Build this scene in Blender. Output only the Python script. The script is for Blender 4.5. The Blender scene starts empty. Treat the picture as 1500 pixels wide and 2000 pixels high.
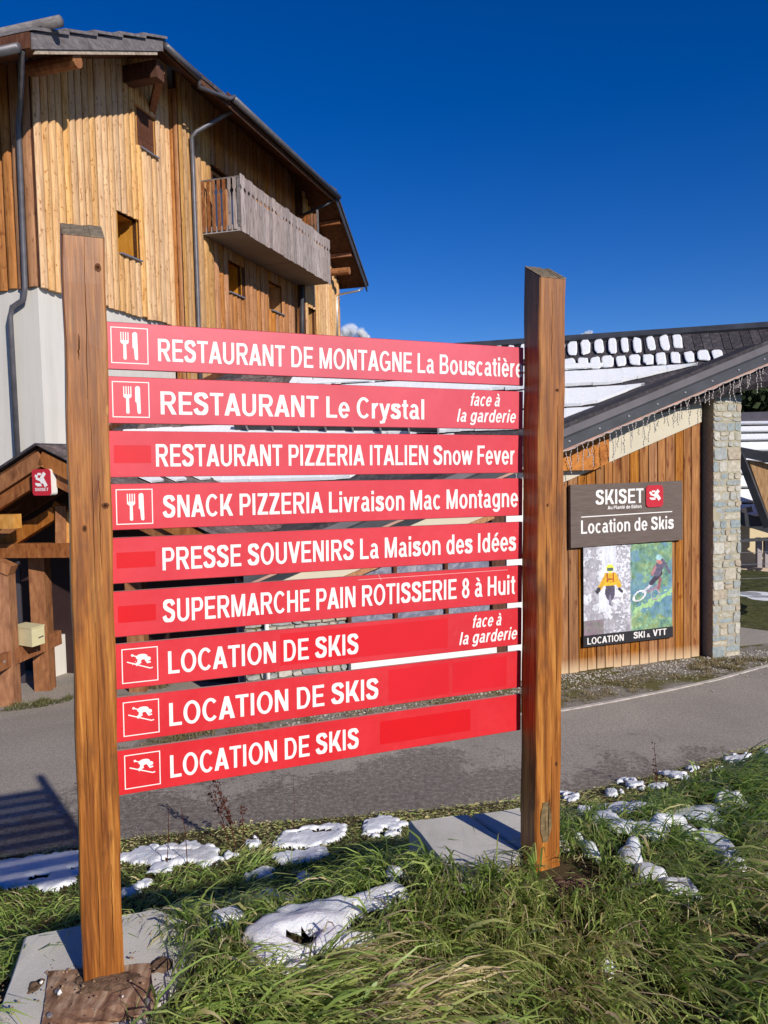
import bpy, math, random
import numpy as np
from mathutils import Vector, Matrix
random.seed(7); rng = np.random.default_rng(11)
scene = bpy.context.scene; COL = scene.collection
# ------------------------------------------------------------------ camera
F = 1550.0
g = np.array([562, 25400, F]); g /= np.linalg.norm(g)
_up = -g; _y = np.array([0, 0, 1.]) - g*g[2]; _y /= np.linalg.norm(_y); _x = np.cross(_y, _up)
if _x[0] < 0: _x = -_x
W = np.array([_x, _y, _up]); CAM = np.array([0, 0, 4.0])
cd = bpy.data.cameras.new('camera'); cam = bpy.data.objects.new('camera', cd); COL.objects.link(cam)
cd.sensor_fit = 'HORIZONTAL'; cd.sensor_width = 36; cd.lens = 36*F/1500; cd.clip_start = .05; cd.clip_end = 6000
cr, cdn, cf = W @ np.array([1, 0, 0]), W @ np.array([0, 1, 0]), W @ np.array([0, 0, 1])
M = Matrix(((cr[0], -cdn[0], -cf[0], 0), (cr[1], -cdn[1], -cf[1], 0), (cr[2], -cdn[2], -cf[2], 4.0), (0, 0, 0, 1)))
cam.matrix_world = M; scene.camera = cam
# ------------------------------------------------------------------ light
EL = math.radians(27.2); SH = np.array([.570, -.8216])
SUN = Vector((SH[0]*math.cos(EL), SH[1]*math.cos(EL), math.sin(EL)))
wd = bpy.data.worlds.new('World'); scene.world = wd; wd.use_nodes = True
nt = wd.node_tree; bg = nt.nodes['Background']
sky = nt.nodes.new('ShaderNodeTexSky'); sky.sky_type = 'NISHITA'; sky.sun_disc = False
sky.sun_elevation = EL; sky.sun_rotation = math.atan2(SH[0], SH[1]); sky.altitude = 2000
sky.air_density = 1.0; sky.dust_density = .15; sky.ozone_density = 4.0
hs = nt.nodes.new('ShaderNodeHueSaturation'); hs.inputs['Saturation'].default_value = 1.34; hs.inputs['Hue'].default_value = .518
nt.links.new(sky.outputs[0], hs.inputs['Color']); nt.links.new(hs.outputs[0], bg.inputs[0]); bg.inputs[1].default_value = .105
sl = bpy.data.lights.new('sun', 'SUN'); sl.energy = 5.0; sl.angle = math.radians(.53); sl.color = (1, .93, .83)
so = bpy.data.objects.new('sun', sl); COL.objects.link(so); so.rotation_euler = SUN.to_track_quat('Z', 'Y').to_euler()
scene.view_settings.view_transform = 'Standard'; scene.view_settings.look = 'None'
scene.view_settings.exposure = 0.0; scene.view_settings.gamma = 1.0
try: scene.view_settings.use_curve_mapping = False
except Exception: pass
scene.render.engine = 'CYCLES'; scene.cycles.max_bounces = 6; scene.cycles.transparent_max_bounces = 24
# ------------------------------------------------------------------ helpers
def ray(px, py):
    d = W @ np.array([px-750, py-1000, F]); return d/d[1]
def at(px, py, Y): return CAM + ray(px, py)*Y
def onz(px, py, z):
    d = ray(px, py); return CAM + d*((z-4)/d[2])
def onplane(px, py, P, n):
    d = ray(px, py); return CAM + d*(np.dot(P-CAM, n)/np.dot(d, n))
def A3(*v): return np.array(v, float)
class MB:
    def __init__(s): s.v = []; s.f = []; s.sm = False
    def add(s, vs, fs):
        b = len(s.v); s.v += [tuple(map(float, p)) for p in vs]; s.f += [tuple(i+b for i in f) for f in fs]; return s
    def hexa(s, p):   # 8 corners: bottom ring 0-3, top ring 4-7
        return s.add(p, [(3, 2, 1, 0), (4, 5, 6, 7), (0, 1, 5, 4), (1, 2, 6, 5), (2, 3, 7, 6), (3, 0, 4, 7)])
    def obox(s, c, ax, ay, az):   # centre and three half-axis vectors
        c, ax, ay, az = map(np.asarray, (c, ax, ay, az))
        return s.hexa([c-ax-ay-az, c+ax-ay-az, c+ax+ay-az, c-ax+ay-az, c-ax-ay+az, c+ax-ay+az, c+ax+ay+az, c-ax+ay+az])
    def bar(s, p, q, w, h, up=(0, 0, 1)):
        p, q = np.array(p, float), np.array(q, float); d = q-p; L = np.linalg.norm(d); d /= L
        r = np.cross(d, up); r /= np.linalg.norm(r); u = np.cross(r, d)
        return s.obox((p+q)/2, r*w/2, d*L/2, u*h/2)
    def prism(s, poly, n):   # planar polygon extruded by vector n
        k = len(poly); poly = [np.array(p, float) for p in poly]; n = np.array(n, float)
        return s.add(poly+[p+n for p in poly], [tuple(range(k))[::-1], tuple(range(k, 2*k))]+[(i, (i+1) % k, (i+1) % k+k, i+k) for i in range(k)])
    def tube(s, pts, r, seg=8, cap=True):
        pts = [np.array(p, float) for p in pts]; rings = []; pu = None
        rr = r if hasattr(r, '__len__') else [r]*len(pts)
        for i, p in enumerate(pts):
            a = pts[max(i-1, 0)]; b = pts[min(i+1, len(pts)-1)]; d = b-a; d /= (np.linalg.norm(d)+1e-9)
            if pu is None:
                pu = np.cross(d, (0, 0, 1) if abs(d[2]) < .9 else (1, 0, 0))
            else: pu = pu - d*np.dot(pu, d)
            pu /= np.linalg.norm(pu); w = np.cross(d, pu)
            rings.append([p+(pu*math.cos(t)+w*math.sin(t))*rr[i] for t in [2*math.pi*k/seg for k in range(seg)]])
        vs = [v for R in rings for v in R]; fs = []
        for i in range(len(pts)-1):
            for k in range(seg):
                fs.append((i*seg+k, i*seg+(k+1) % seg, (i+1)*seg+(k+1) % seg, (i+1)*seg+k))
        if cap: fs.append(tuple(range(seg))[::-1]); fs.append(tuple((len(pts)-1)*seg+k for k in range(seg)))
        return s.add(vs, fs)
    def mesh(s, name, mat, org=(0, 0, 0)):
        me = bpy.data.meshes.new(name); o = np.array(org, float)
        me.from_pydata([tuple(np.array(p)-o) for p in s.v], [], s.f); me.update()
        if mat: me.materials.append(mat)
        return me
def fix_normals(me):
    import bmesh
    b = bmesh.new(); b.from_mesh(me); bmesh.ops.recalc_face_normals(b, faces=b.faces); b.to_mesh(me); b.free()
def smooth(me, on=True):
    me.polygons.foreach_set('use_smooth', [on]*len(me.polygons))
def thing(name, label, cat, loc, group=None):
    o = bpy.data.objects.new(name, None); COL.objects.link(o); o.location = tuple(map(float, loc)); o.empty_display_size = .2
    o['label'] = label; o['category'] = cat
    if group: o['group'] = group
    o['_org'] = [float(t) for t in loc]; return o
def orgof(o):
    p = np.zeros(3)
    while o is not None:
        p = p+np.array(o.location); o = o.parent
    return p
def part(name, mb, mat, parent, label=None, kind=None, sm=False, recalc=True):
    me = mb.mesh(name, mat, orgof(parent)) if parent else mb.mesh(name, mat)
    if recalc: fix_normals(me)
    if sm: smooth(me)
    o = bpy.data.objects.new(name, me); COL.objects.link(o)
    if parent: o.parent = parent
    if label: o['label'] = label
    if kind: o['kind'] = kind
    return o
def single(name, mb, mat, label=None, cat=None, kind=None, group=None, loc=None, sm=False, recalc=True):
    loc = np.array(loc if loc is not None else (0, 0, 0), float)
    me = mb.mesh(name, mat, loc)
    if recalc: fix_normals(me)
    if sm: smooth(me)
    o = bpy.data.objects.new(name, me); COL.objects.link(o); o.location = tuple(loc)
    for k, v in (('label', label), ('category', cat), ('kind', kind), ('group', group)):
        if v: o[k] = v
    return o
def inst(name, me, parent, mat4):
    o = bpy.data.objects.new(name, me); COL.objects.link(o); o.parent = parent; o.matrix_local = mat4; return o
def frame4(org, ax, ay, az):
    return Matrix(((ax[0], ay[0], az[0], org[0]), (ax[1], ay[1], az[1], org[1]), (ax[2], ay[2], az[2], org[2]), (0, 0, 0, 1)))
# value noise in numpy
_T = rng.random((256, 256))
def vn(x, y):
    x = np.asarray(x, float); y = np.asarray(y, float); xi = np.floor(x).astype(int); yi = np.floor(y).astype(int)
    fx = x-xi; fy = y-yi; fx = fx*fx*(3-2*fx); fy = fy*fy*(3-2*fy)
    a = _T[xi & 255, yi & 255]; b = _T[(xi+1) & 255, yi & 255]; c = _T[xi & 255, (yi+1) & 255]; d = _T[(xi+1) & 255, (yi+1) & 255]
    return (a*(1-fx)+b*fx)*(1-fy)+(c*(1-fx)+d*fx)*fy
def fbm(x, y, o=3):
    s = 0; a = .5
    for i in range(o): s = s+a*vn(x*2**i+17*i, y*2**i+31*i); a /= 2
    return s/(1-.5**o)
# ------------------------------------------------------------------ materials
class NM:
    def __init__(s, name, rough=.8, spec=.3, metal=0):
        s.m = bpy.data.materials.new(name); s.m.use_nodes = True; s.t = s.m.node_tree; s.b = s.t.nodes['Principled BSDF']
        s.b.inputs['Roughness'].default_value = rough; s.b.inputs['Metallic'].default_value = metal
        s.b.inputs['Specular IOR Level'].default_value = spec; s.cs = None
    def n(s, typ, **kw):
        nd = s.t.nodes.new(typ)
        for k, v in kw.items(): setattr(nd, k, v)
        return nd
    def l(s, a, b): s.t.links.new(a, b)
    def coord(s, kind='Object', scale=(1, 1, 1)):
        if kind == 'Position': src = s.n('ShaderNodeNewGeometry').outputs['Position']
        else: src = s.n('ShaderNodeTexCoord').outputs[kind]
        mp = s.n('ShaderNodeMapping'); mp.inputs['Scale'].default_value = scale; s.l(src, mp.inputs[0]); return mp.outputs[0]
    def noise(s, co, scale, detail=4, rough=.55, dist=0):
        nd = s.n('ShaderNodeTexNoise'); nd.inputs['Scale'].default_value = scale; nd.inputs['Detail'].default_value = detail
        nd.inputs['Roughness'].default_value = rough; nd.inputs['Distortion'].default_value = dist; s.l(co, nd.inputs['Vector']); return nd.outputs[0]
    def ramp(s, fac, stops, interp='LINEAR'):
        r = s.n('ShaderNodeValToRGB'); r.color_ramp.interpolation = interp; e = r.color_ramp.elements
        while len(e) < len(stops): e.new(.5)
        for i, (p, c) in enumerate(stops): e[i].position = p; e[i].color = tuple(c)+(1,) if len(c) == 3 else c
        s.l(fac, r.inputs[0]); return r.outputs[0]
    def mix(s, fac, a, b, mode='MIX'):
        m = s.n('ShaderNodeMix', data_type='RGBA', blend_type=mode)
        for i, v in ((0, fac), (6, a), (7, b)):
            if hasattr(v, 'is_linked') or hasattr(v, 'links'): s.l(v, m.inputs[i])
            elif i == 0: m.inputs[0].default_value = v
            else: m.inputs[i].default_value = tuple(v)+(1,)
        return m.outputs[2]
    def math(s, op, a, b=0.0, clamp=False):
        m = s.n('ShaderNodeMath', operation=op); m.use_clamp = clamp
        for i, v in ((0, a), (1, b)):
            if hasattr(v, 'links'): s.l(v, m.inputs[i])
            else: m.inputs[i].default_value = v
        return m.outputs[0]
    def rnd(s): return s.n('ShaderNodeObjectInfo').outputs['Random']
    def col(s, v):
        if hasattr(v, 'links'): s.l(v, s.b.inputs['Base Color'])
        else: s.b.inputs['Base Color'].default_value = tuple(v)+(1,)
        return s
    def bump(s, h, dist=.01, strength=.5):
        b = s.n('ShaderNodeBump'); b.inputs['Distance'].default_value = dist; b.inputs['Strength'].default_value = strength
        s.l(h, b.inputs['Height']); s.l(b.outputs[0], s.b.inputs['Normal']); return s
def plain(name, c, rough=.7, spec=.3, var=.15, sc=8, metal=0, bump=0.0, bsc=60):
    m = NM(name, rough, spec, metal); co = m.coord('Position'); n = m.noise(co, sc, 5)
    m.col(m.ramp(n, [(.3, [x*(1-var) for x in c]), (.7, [min(1, x*(1+var)) for x in c])]))
    if bump: m.bump(m.noise(co, bsc, 4), bump, .5)
    return m.m
def wood(name, dark, mid, light, gs=(6, 6, .6), scale=5, rough=.75, spec=.25, knots=.5, rndvar=.25, kd=(.3, .2, .12), bumpd=.004, ks=2.2, kz=.35, pale=None):
    """grain runs along z of the position coordinate"""
    m = NM(name, rough, spec); co = m.coord('Position', gs)
    r = m.rnd(); add = m.n('ShaderNodeVectorMath', operation='ADD'); m.l(co, add.inputs[0])
    cmb = m.n('ShaderNodeCombineXYZ'); m.l(m.math('MULTIPLY', r, 37.), cmb.inputs[0]); m.l(m.math('MULTIPLY', r, 11.), cmb.inputs[2]); m.l(cmb.outputs[0], add.inputs[1])
    n1 = m.noise(add.outputs[0], scale, 6, .6, .3)
    c = m.ramp(n1, [(.28, dark), (.5, mid), (.72, light)])
    co2 = m.coord('Position', (gs[0]/6*ks, gs[1]/6*ks, ks*kz)); add2 = m.n('ShaderNodeVectorMath', operation='ADD'); m.l(co2, add2.inputs[0]); m.l(cmb.outputs[0], add2.inputs[1])
    n2 = m.noise(add2.outputs[0], 3.0, 3, .5)
    k = m.ramp(n2, [(.60, (0, 0, 0)), (.70, (1, 1, 1))])
    kf = m.math('MULTIPLY', k, knots)
    c = m.mix(kf, c, kd, 'MULTIPLY')
    hv = m.n('ShaderNodeHueSaturation'); m.l(c, hv.inputs['Color'])
    m.l(m.math('ADD', m.math('MULTIPLY', r, rndvar), 1-rndvar/2), hv.inputs['Value'])
    m.l(m.math('ADD', m.math('MULTIPLY', m.math('FRACT', m.math('MULTIPLY', r, 7.3)), .25), .86), hv.inputs['Saturation'])
    out = hv.outputs[0]
    if pale:   # (z0, z1, colour) bleached foot of the boards
        sep = m.n('ShaderNodeSeparateXYZ'); m.l(m.n('ShaderNodeNewGeometry').outputs['Position'], sep.inputs[0])
        zz = m.math('ADD', sep.outputs[2], m.math('MULTIPLY', n1, -.5*(pale[1]-pale[0])))
        f = m.n('ShaderNodeMapRange'); f.inputs[1].default_value = pale[0]; f.inputs[2].default_value = pale[1]; f.inputs[3].default_value = 1; f.inputs[4].default_value = 0
        m.l(zz, f.inputs[0]); out = m.mix(f.outputs[0], out, pale[2])
    m.col(out)
    if bumpd: m.bump(n1, bumpd, .6)
    return m.m
MAT = {}
MAT['clad_pale'] = wood('bleached_larch', (.38, .195, .072), (.62, .365, .165), (.73, .49, .25), (7, 7, .5), 3.2, knots=.8, kd=(.45, .26, .14), ks=5, kz=.6, rndvar=.22)
MAT['clad_orange'] = wood('orange_larch', (.24, .09, .027), (.41, .175, .06), (.55, .26, .095), (7, 7, .5), 3.2, knots=.6, kd=(.4, .25, .18), ks=4, kz=.5)
MAT['clad_tan'] = wood('tan_larch', (.30, .15, .055), (.47, .26, .10), (.60, .37, .17), (7, 7, .5), 3.2, knots=.6, kd=(.45, .3, .2), ks=4, kz=.5)
MAT['dark_wood'] = wood('dark_stained_wood', (.05, .018, .01), (.10, .036, .018), (.15, .06, .03), (6, 6, 1.2), 3, knots=.3)
MAT['red_wood'] = wood('red_brown_beam', (.16, .055, .022), (.26, .10, .04), (.36, .16, .065), (5, 5, 2), 3, knots=.5, rndvar=.15)
MAT['porch_wood'] = wood('porch_timber', (.17, .058, .018), (.29, .11, .034), (.40, .17, .058), (4, 4, 1.2), 3, knots=.45, rndvar=.2)
MAT['yellow_wood'] = wood('fresh_orange_timber', (.42, .19, .045), (.58, .28, .07), (.66, .36, .12), (4, 4, 2), 3, knots=.2)
MAT['soffit'] = wood('soffit_boards', (.05, .02, .012), (.10, .042, .022), (.16, .07, .035), (3, 3, 3), 3, knots=.2)
MAT['grey_wood'] = wood('weathered_grey_slats', (.17, .135, .125), (.33, .27, .25), (.48, .42, .40), (8, 8, .7), 3, knots=.8, kd=(.35, .27, .22), ks=5, rndvar=.45)
MAT['fascia'] = wood('grey_fascia', (.10, .09, .095), (.16, .145, .15), (.24, .22, .22), (2, 2, 6), 3, knots=.4, rndvar=.05)
MAT['pale_edge'] = wood('split_pale_batten', (.25, .18, .12), (.42, .33, .24), (.62, .52, .40), (3, 3, 8), 3, knots=.4)
MAT['shop_wood'] = wood('shop_board', (.14, .045, .012), (.27, .108, .028), (.42, .195, .06), (9, 9, .55), 2.2, knots=.85, kd=(.45, .22, .13), ks=2.2, kz=.4, rndvar=.45, pale=(-.02, .22, (.56, .40, .24)))
m = NM('white_render', .9, .1); co = m.coord('Position'); n = m.noise(co, .9, 5, .6); co2 = m.coord('Position', (5, 5, .35)); n2 = m.noise(co2, 1.0, 5, .65)
m.col(m.mix(.5, m.ramp(n, [(.3, (.555, .53, .485)), (.7, (.62, .595, .55))]), m.ramp(n2, [(.3, (.52, .495, .45)), (.55, (.63, .605, .56))]))); m.bump(m.noise(co, 60, 4), .004, .5); MAT['render_w'] = m.m
MAT['cream'] = plain('cream_panel', (.56, .51, .40), .85, .15, .05, 3)
MAT['cream_wall'] = plain('cream_far_wall', (.62, .52, .34), .85, .15, .05, 2)
MAT['gutter'] = plain('grey_zinc', (.12, .115, .13), .45, .5, .2, 5, metal=.3)
MAT['shingle'] = wood('dark_shingle', (.03, .028, .034), (.055, .048, .055), (.11, .095, .10), (5, 5, 5), 2.5, knots=.2, rndvar=.6)
MAT['brown_shingle'] = wood('brown_shingle', (.07, .05, .048), (.14, .105, .10), (.24, .19, .18), (6, 6, 6), 2.5, knots=.3, rndvar=.7)
MAT['metal_flash'] = plain('grey_flashing', (.115, .105, .115), .55, .4, .15, 3, metal=.2)
MAT['metal_dark'] = plain('dark_flashing', (.042, .045, .055), .55, .4, .3, 3)
MAT['copper'] = plain('copper_edge', (.42, .24, .18), .5, .4, .2, 5)
MAT['slab'] = plain('balcony_slab', (.34, .31, .31), .9, .1, .06, 2)
MAT['reveal'] = wood('orange_reveal', (.38, .17, .04), (.50, .24, .055), (.58, .30, .08), (6, 6, .8), 3, knots=.2, rndvar=.1)
MAT['steel'] = plain('dull_steel', (.35, .34, .35), .4, .5, .1, 5, metal=.6)
MAT['white_paint'] = plain('white_paint', (.78, .76, .72), .6, .3, .04, 6)
MAT['letter'] = plain('letter_white', (.80, .77, .74), .5, .35, .03, 30)
MAT['black'] = plain('black_panel', (.02, .02, .024), .5, .4, .2, 5)
MAT['brown_sign'] = wood('taupe_sign_board', (.105, .075, .062), (.13, .095, .08), (.155, .115, .098), (1.2, 1.2, 14), 3, knots=.1, rndvar=.01, bumpd=0)
MAT['sk_red'] = plain('sk_red', (.50, .02, .035), .35, .5, .05, 3)
MAT['sk_darkred'] = plain('sk_dark_red', (.36, .012, .04), .35, .5, .05, 3)
MAT['box_cream'] = plain('cream_metal', (.62, .57, .34), .6, .3, .05, 6)
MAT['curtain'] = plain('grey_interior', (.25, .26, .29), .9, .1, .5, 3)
MAT['lights'] = plain('light_wire', (.50, .45, .42), .5, .4, .1, 5)
m = NM('shop_glass', .12, .6); co = m.coord('Position'); n = m.noise(co, 4, 6, .8, 1); m.col(m.ramp(n, [(.35, (.10, .10, .13)), (.5, (.20, .21, .28)), (.66, (.42, .41, .42))])); MAT['shop_glass'] = m.m  # reflections and curtains painted into the pane colour as pale blotches
m = NM('window_glass', .08, .6); m.col((.05, .06, .075)); m.b.inputs['Coat Weight'].default_value = .6; MAT['glass'] = m.m
# snow
m = NM('snow', .65, .3); co = m.coord('Position'); n = m.noise(co, 18, 6, .6)
m.col(m.ramp(n, [(.2, (.72, .75, .80)), (.6, (.82, .835, .86))])); m.b.inputs['Subsurface Weight'].default_value = .25
m.b.inputs['Subsurface Radius'].default_value = (.02, .03, .045); m.b.inputs['Subsurface Scale'].default_value = .5
m.bump(m.noise(co, 70, 6, .75), .016, .8); MAT['snow'] = m.m
# concrete slab
m = NM('concrete', .9, .15); co = m.coord('Position'); n = m.noise(co, 5, 6, .6); n2 = m.noise(co, 160, 3, .7)
m.col(m.mix(.22, m.ramp(n, [(.3, (.50, .475, .42)), (.7, (.66, .63, .56))]), m.ramp(n2, [(.3, (.2, .19, .17)), (.7, (.6, .57, .5))]))); m.bump(n2, .002, .6); MAT['concrete'] = m.m
# asphalt: pale dry grain, damp dark stains near the verge
m = NM('asphalt', .85, .25); co = m.coord('Position'); n2 = m.noise(co, 45, 3, .8); n3 = m.noise(co, 17, 3, .7); n4 = m.noise(co, .75, 6, .7, .3); n5 = m.noise(co, 14, 5, .8)
base = m.mix(.5, m.ramp(n2, [(.36, (.085, .071, .058)), (.64, (.70, .625, .53))]), m.ramp(n3, [(.3, (.18, .157, .136)), (.7, (.40, .36, .315))]))
sep = m.n('ShaderNodeSeparateXYZ'); m.l(m.n('ShaderNodeNewGeometry').outputs['Position'], sep.inputs[0])
# distance from the near road edge, roughly y - .3x - 9
dist = m.math('SUBTRACT', m.math('SUBTRACT', sep.outputs[1], m.math('MULTIPLY', sep.outputs[0], .30)), 8.95)
dampn = m.math('ADD', m.math('MULTIPLY', n4, 4.0), m.math('MULTIPLY', n5, 2.2))
damp = m.math('SUBTRACT', dampn, m.math('MULTIPLY', dist, .85))
damp = m.math('SUBTRACT', damp, m.math('MULTIPLY', m.math('MAXIMUM', sep.outputs[0], 0.0), .33))
dm_ = m.ramp(m.math('MULTIPLY', damp, .42), [(.66, (0, 0, 0)), (.80, (1, 1, 1))])
n6 = m.noise(co, .5, 5, .65, .6); base = m.mix(m.ramp(n6, [(.35, (.0, .0, .0)), (.65, (.42, .42, .42))]), base, (.17, .155, .14))
vor = m.n('ShaderNodeTexVoronoi', feature='DISTANCE_TO_EDGE'); vor.inputs['Scale'].default_value = .26; nd_ = m.n('ShaderNodeVectorMath', operation='ADD'); m.l(co, nd_.inputs[0])
nn_ = m.n('ShaderNodeTexNoise'); nn_.inputs['Scale'].default_value = 1.6; nn_.inputs['Detail'].default_value = 6; m.l(co, nn_.inputs['Vector']); m.l(nn_.outputs['Color'], nd_.inputs[1]); m.l(nd_.outputs[0], vor.inputs['Vector'])
crk = m.ramp(vor.outputs['Distance'], [(.0, (1, 1, 1)), (.010, (0, 0, 0))]); crk = m.math('MULTIPLY', crk, m.ramp(n6, [(.50, (0, 0, 0)), (.6, (.55, .55, .55))])); base = m.mix(crk, base, (.05, .042, .036))
spk = m.ramp(n5, [(.36, (.15, .15, .15)), (.56, (1, 1, 1))]); m.col(m.mix(m.math('MULTIPLY', m.math('MULTIPLY', dm_, spk), .95), base, m.mix(.66, base, (.05, .036, .032)), 'MIX')); m.bump(n2, .006, .7)
m.l(m.ramp(dm_, [(0, (.85, .85, .85)), (1, (.6, .6, .6))]), m.b.inputs['Roughness']); MAT['asphalt'] = m.m
# gravel verge with worn grass
m = NM('gravel_verge', .95, .1); co = m.coord('Position'); n = m.noise(co, .9, 5, .65); n2 = m.noise(co, 70, 3, .8)
gr = m.ramp(n2, [(.3, (.10, .085, .07)), (.7, (.42, .38, .33))]); gg = m.ramp(n2, [(.3, (.05, .055, .02)), (.7, (.22, .19, .08))])
m.col(m.mix(m.ramp(n, [(.47, (0, 0, 0)), (.55, (1, 1, 1))]), gr, gg)); m.bump(n2, .02, .8); MAT['gravel'] = m.m
# soil under the grass
m = NM('soil', .95, .1); co = m.coord('Position'); n = m.noise(co, 14, 6, .7); n2 = m.noise(co, 120, 3, .8)
m.col(m.mix(.5, m.ramp(n, [(.3, (.035, .028, .013)), (.7, (.13, .10, .045))]), m.ramp(n2, [(.3, (.015, .012, .008)), (.75, (.16, .115, .06))]))); m.bump(n2, .01, .8); MAT['soil'] = m.m
m = NM('distant_meadow', .95, .1); co = m.coord('Position'); n = m.noise(co, .05, 6, .7)
m.col(m.ramp(n, [(.3, (.05, .055, .025)), (.7, (.11, .10, .05))])); MAT['meadow'] = m.m
# grass blades
def blade_mat(name, stops):
    m = NM(name, .42, .5); at_ = m.n('ShaderNodeAttribute'); at_.attribute_name = 'tone'
    c = m.ramp(at_.outputs['Fac'], stops); m.col(c)
    tr = m.n('ShaderNodeBsdfTranslucent'); m.l(c, tr.inputs[0]); mx = m.n('ShaderNodeMixShader'); mx.inputs[0].default_value = .34
    out = m.t.nodes['Material Output']; m.l(m.b.outputs[0], mx.inputs[1]); m.l(tr.outputs[0], mx.inputs[2]); m.l(mx.outputs[0], out.inputs[0]); return m.m
MAT['grass'] = blade_mat('grass_blades', [(0, (.08, .145, .03)), (.3, (.22, .35, .068)), (.55, (.38, .49, .12)), (.75, (.52, .55, .19)), (.9, (.62, .50, .25)), (1, (.74, .62, .38))])
MAT['stalk'] = plain('dark_stalk', (.07, .02, .012), .8, .2, .4, 60)
MAT['foliage'] = plain('dark_conifer', (.035, .05, .022), .9, .1, .5, 2)
MAT['larch'] = plain('autumn_foliage', (.10, .085, .03), .9, .1, .4, 2)
# varnished sign posts
m = NM('varnished_post', .42, .4); co = m.coord('Object', (9, 9, .5)); n1 = m.noise(co, 5, 6, .6, .8); co3 = m.coord('Object', (26, 26, .7)); n3 = m.noise(co3, 6, 4, .6)
c = m.ramp(n1, [(.30, (.14, .040, .010)), (.5, (.345, .122, .022)), (.70, (.53, .232, .05))])
c = m.mix(.55, c, m.ramp(n3, [(.35, (.32, .25, .2)), (.58, (1.15, 1.12, 1.1))]), 'MULTIPLY')
co2 = m.coord('Object', (7, 7, 2.6)); n2 = m.noise(co2, 1.3, 4, .6, .5); c = m.mix(m.ramp(n2, [(.53, (0, 0, 0)), (.70, (.85, .85, .85))]), c, (.085, .03, .015))
sep = m.n('ShaderNodeSeparateXYZ'); m.l(m.n('ShaderNodeTexCoord').outputs['Object'], sep.inputs[0])
fz = m.n('ShaderNodeMapRange'); fz.inputs[1].default_value = .9; fz.inputs[2].default_value = 2.1; m.l(sep.outputs[2], fz.inputs[0])
c2 = m.mix(.5, c, (.21, .115, .065)); c = m.mix(m.math('MULTIPLY', fz.outputs[0], .75), c, c2)
m.col(c); m.bump(n3, .003, .35); MAT['post'] = m.m
MAT['post_end'] = wood('grey_end_grain', (.10, .075, .05), (.17, .13, .085), (.25, .20, .14), (20, 20, 20), 3, knots=.3, rndvar=.02)
MAT['plate'] = wood('muddy_board', (.12, .06, .035), (.27, .16, .10), (.50, .38, .27), (14, 3, 14), 3, knots=.9, kd=(.3, .22, .15), ks=6, kz=2, rndvar=.05, rough=.9)
# red plank film, pinker towards the top ones
def plank_mat(i):
    t = i/8.; m = NM('red_film', .33, .5)
    a = np.array([.60, .040, .065])*(1-t)+np.array([.62, .010, .018])*t
    a = a+np.array([.01, .030, .042])*max(0, (2.2-i)/2.2)
    co = m.coord('Position'); n = m.noise(co, 3.5, 5, .6); n2 = m.noise(co, 45, 4, .7)
    c = m.ramp(n, [(.3, a*.90), (.7, a*1.07+np.array([.0, .014, .014]))])
    c = m.mix(m.ramp(n2, [(.66, (0, 0, 0)), (.82, (.18, .18, .18))]), c, (.8, .35, .35)); m.col(c)
    m.l(m.ramp(n2, [(.3, (.38, .38, .38)), (.7, (.52, .52, .52))]), m.b.inputs['Roughness']); return m.m
MAT['film_deep'] = plain('deep_red_film', (.60, .004, .010), .4, .45, .04, 6)
MAT['film_mid'] = plain('mid_red_film', (.61, .012, .022), .38, .45, .04, 6)
MAT['plank_edge'] = plain('plank_edge', (.50, .26, .22), .6, .3, .1, 9)

# ------------------------------------------------------------------ terrain
XE = [-60, -14, -8, -4.07, -2.9, -1.51, .22, 1.43, 2.06, 3.5, 5.24, 9, 16, 60]
YE = [-6, 5.0, 6.9, 8.02, 8.36, 8.66, 8.9, 9.115, 9.225, 9.85, 10.75, 13.2, 18, 50]
def Ye(X): return np.interp(X, XE, YE)
def Yc(X): return np.clip(2.82+.48*X, 1.7, 4.6)
def zt(X, Y):
    X = np.asarray(X, float); Y = np.asarray(Y, float); e = Ye(X); c = Yc(X)
    f = (Y-c)/np.maximum(e-c, .5)
    fs = np.where(f < .06, np.maximum(f+.06, 0)**2/.24, f)     # rounded crest
    brk = .46                                                       # foot of the bank; a nearly level verge follows
    zz_ = np.where(fs < brk, 2.56-(2.56-.40)*(fs/brk), .40*(1-(fs-brk)/(1-brk)))
    soft = np.clip(1-abs(fs-brk)/.12, 0, 1); z = np.where(fs <= 1, zz_+.12*soft**2, 0)
    z = z-.22*np.maximum(0, 1.9-Y)*.6
    amp = np.clip((1-f)*4, 0, 1)
    near = np.clip((3.9-Y)/1.2, 0, 1)
    b = (fbm(X*2.3+5, Y*2.3, 3)-.5)*.12+(fbm(X*7+9, Y*7+3, 2)-.5)*.035*(.4+near)
    d1 = np.exp(-((X+.78)**2+(Y-2.1)**2)/.14); d2 = np.exp(-((X-.5)**2+(Y-2.75)**2)/.14)
    b = b*(1-np.clip(d1+d2, 0, 1))
    return np.where(f > 1, -.03, z+b*amp)
NX, NY = 300, 210
xs = np.concatenate([np.linspace(-30, -3, 50), np.linspace(-2.95, 3.2, 200), np.linspace(3.3, 40, 50)])
tt = np.concatenate([np.linspace(-1.2, 0, 60), np.linspace(0.006, 1.02, 150)])
Xg = np.repeat(xs[:, None], NY, 1); Cg = Yc(xs)[:, None]; Eg = Ye(xs)[:, None]
Yg = np.where(tt[None] < 0, Cg+tt[None]*4, Cg+tt[None]*(Eg-Cg))
Zg = zt(Xg, Yg); Zg[:, -1] = -.06
mb = MB(); mb.v = [tuple(p) for p in np.stack([Xg, Yg, Zg], -1).reshape(-1, 3)]
mb.f = [(i*NY+j, (i+1)*NY+j, (i+1)*NY+j+1, i*NY+j+1) for i in range(NX-1) for j in range(NY-1)]
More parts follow.
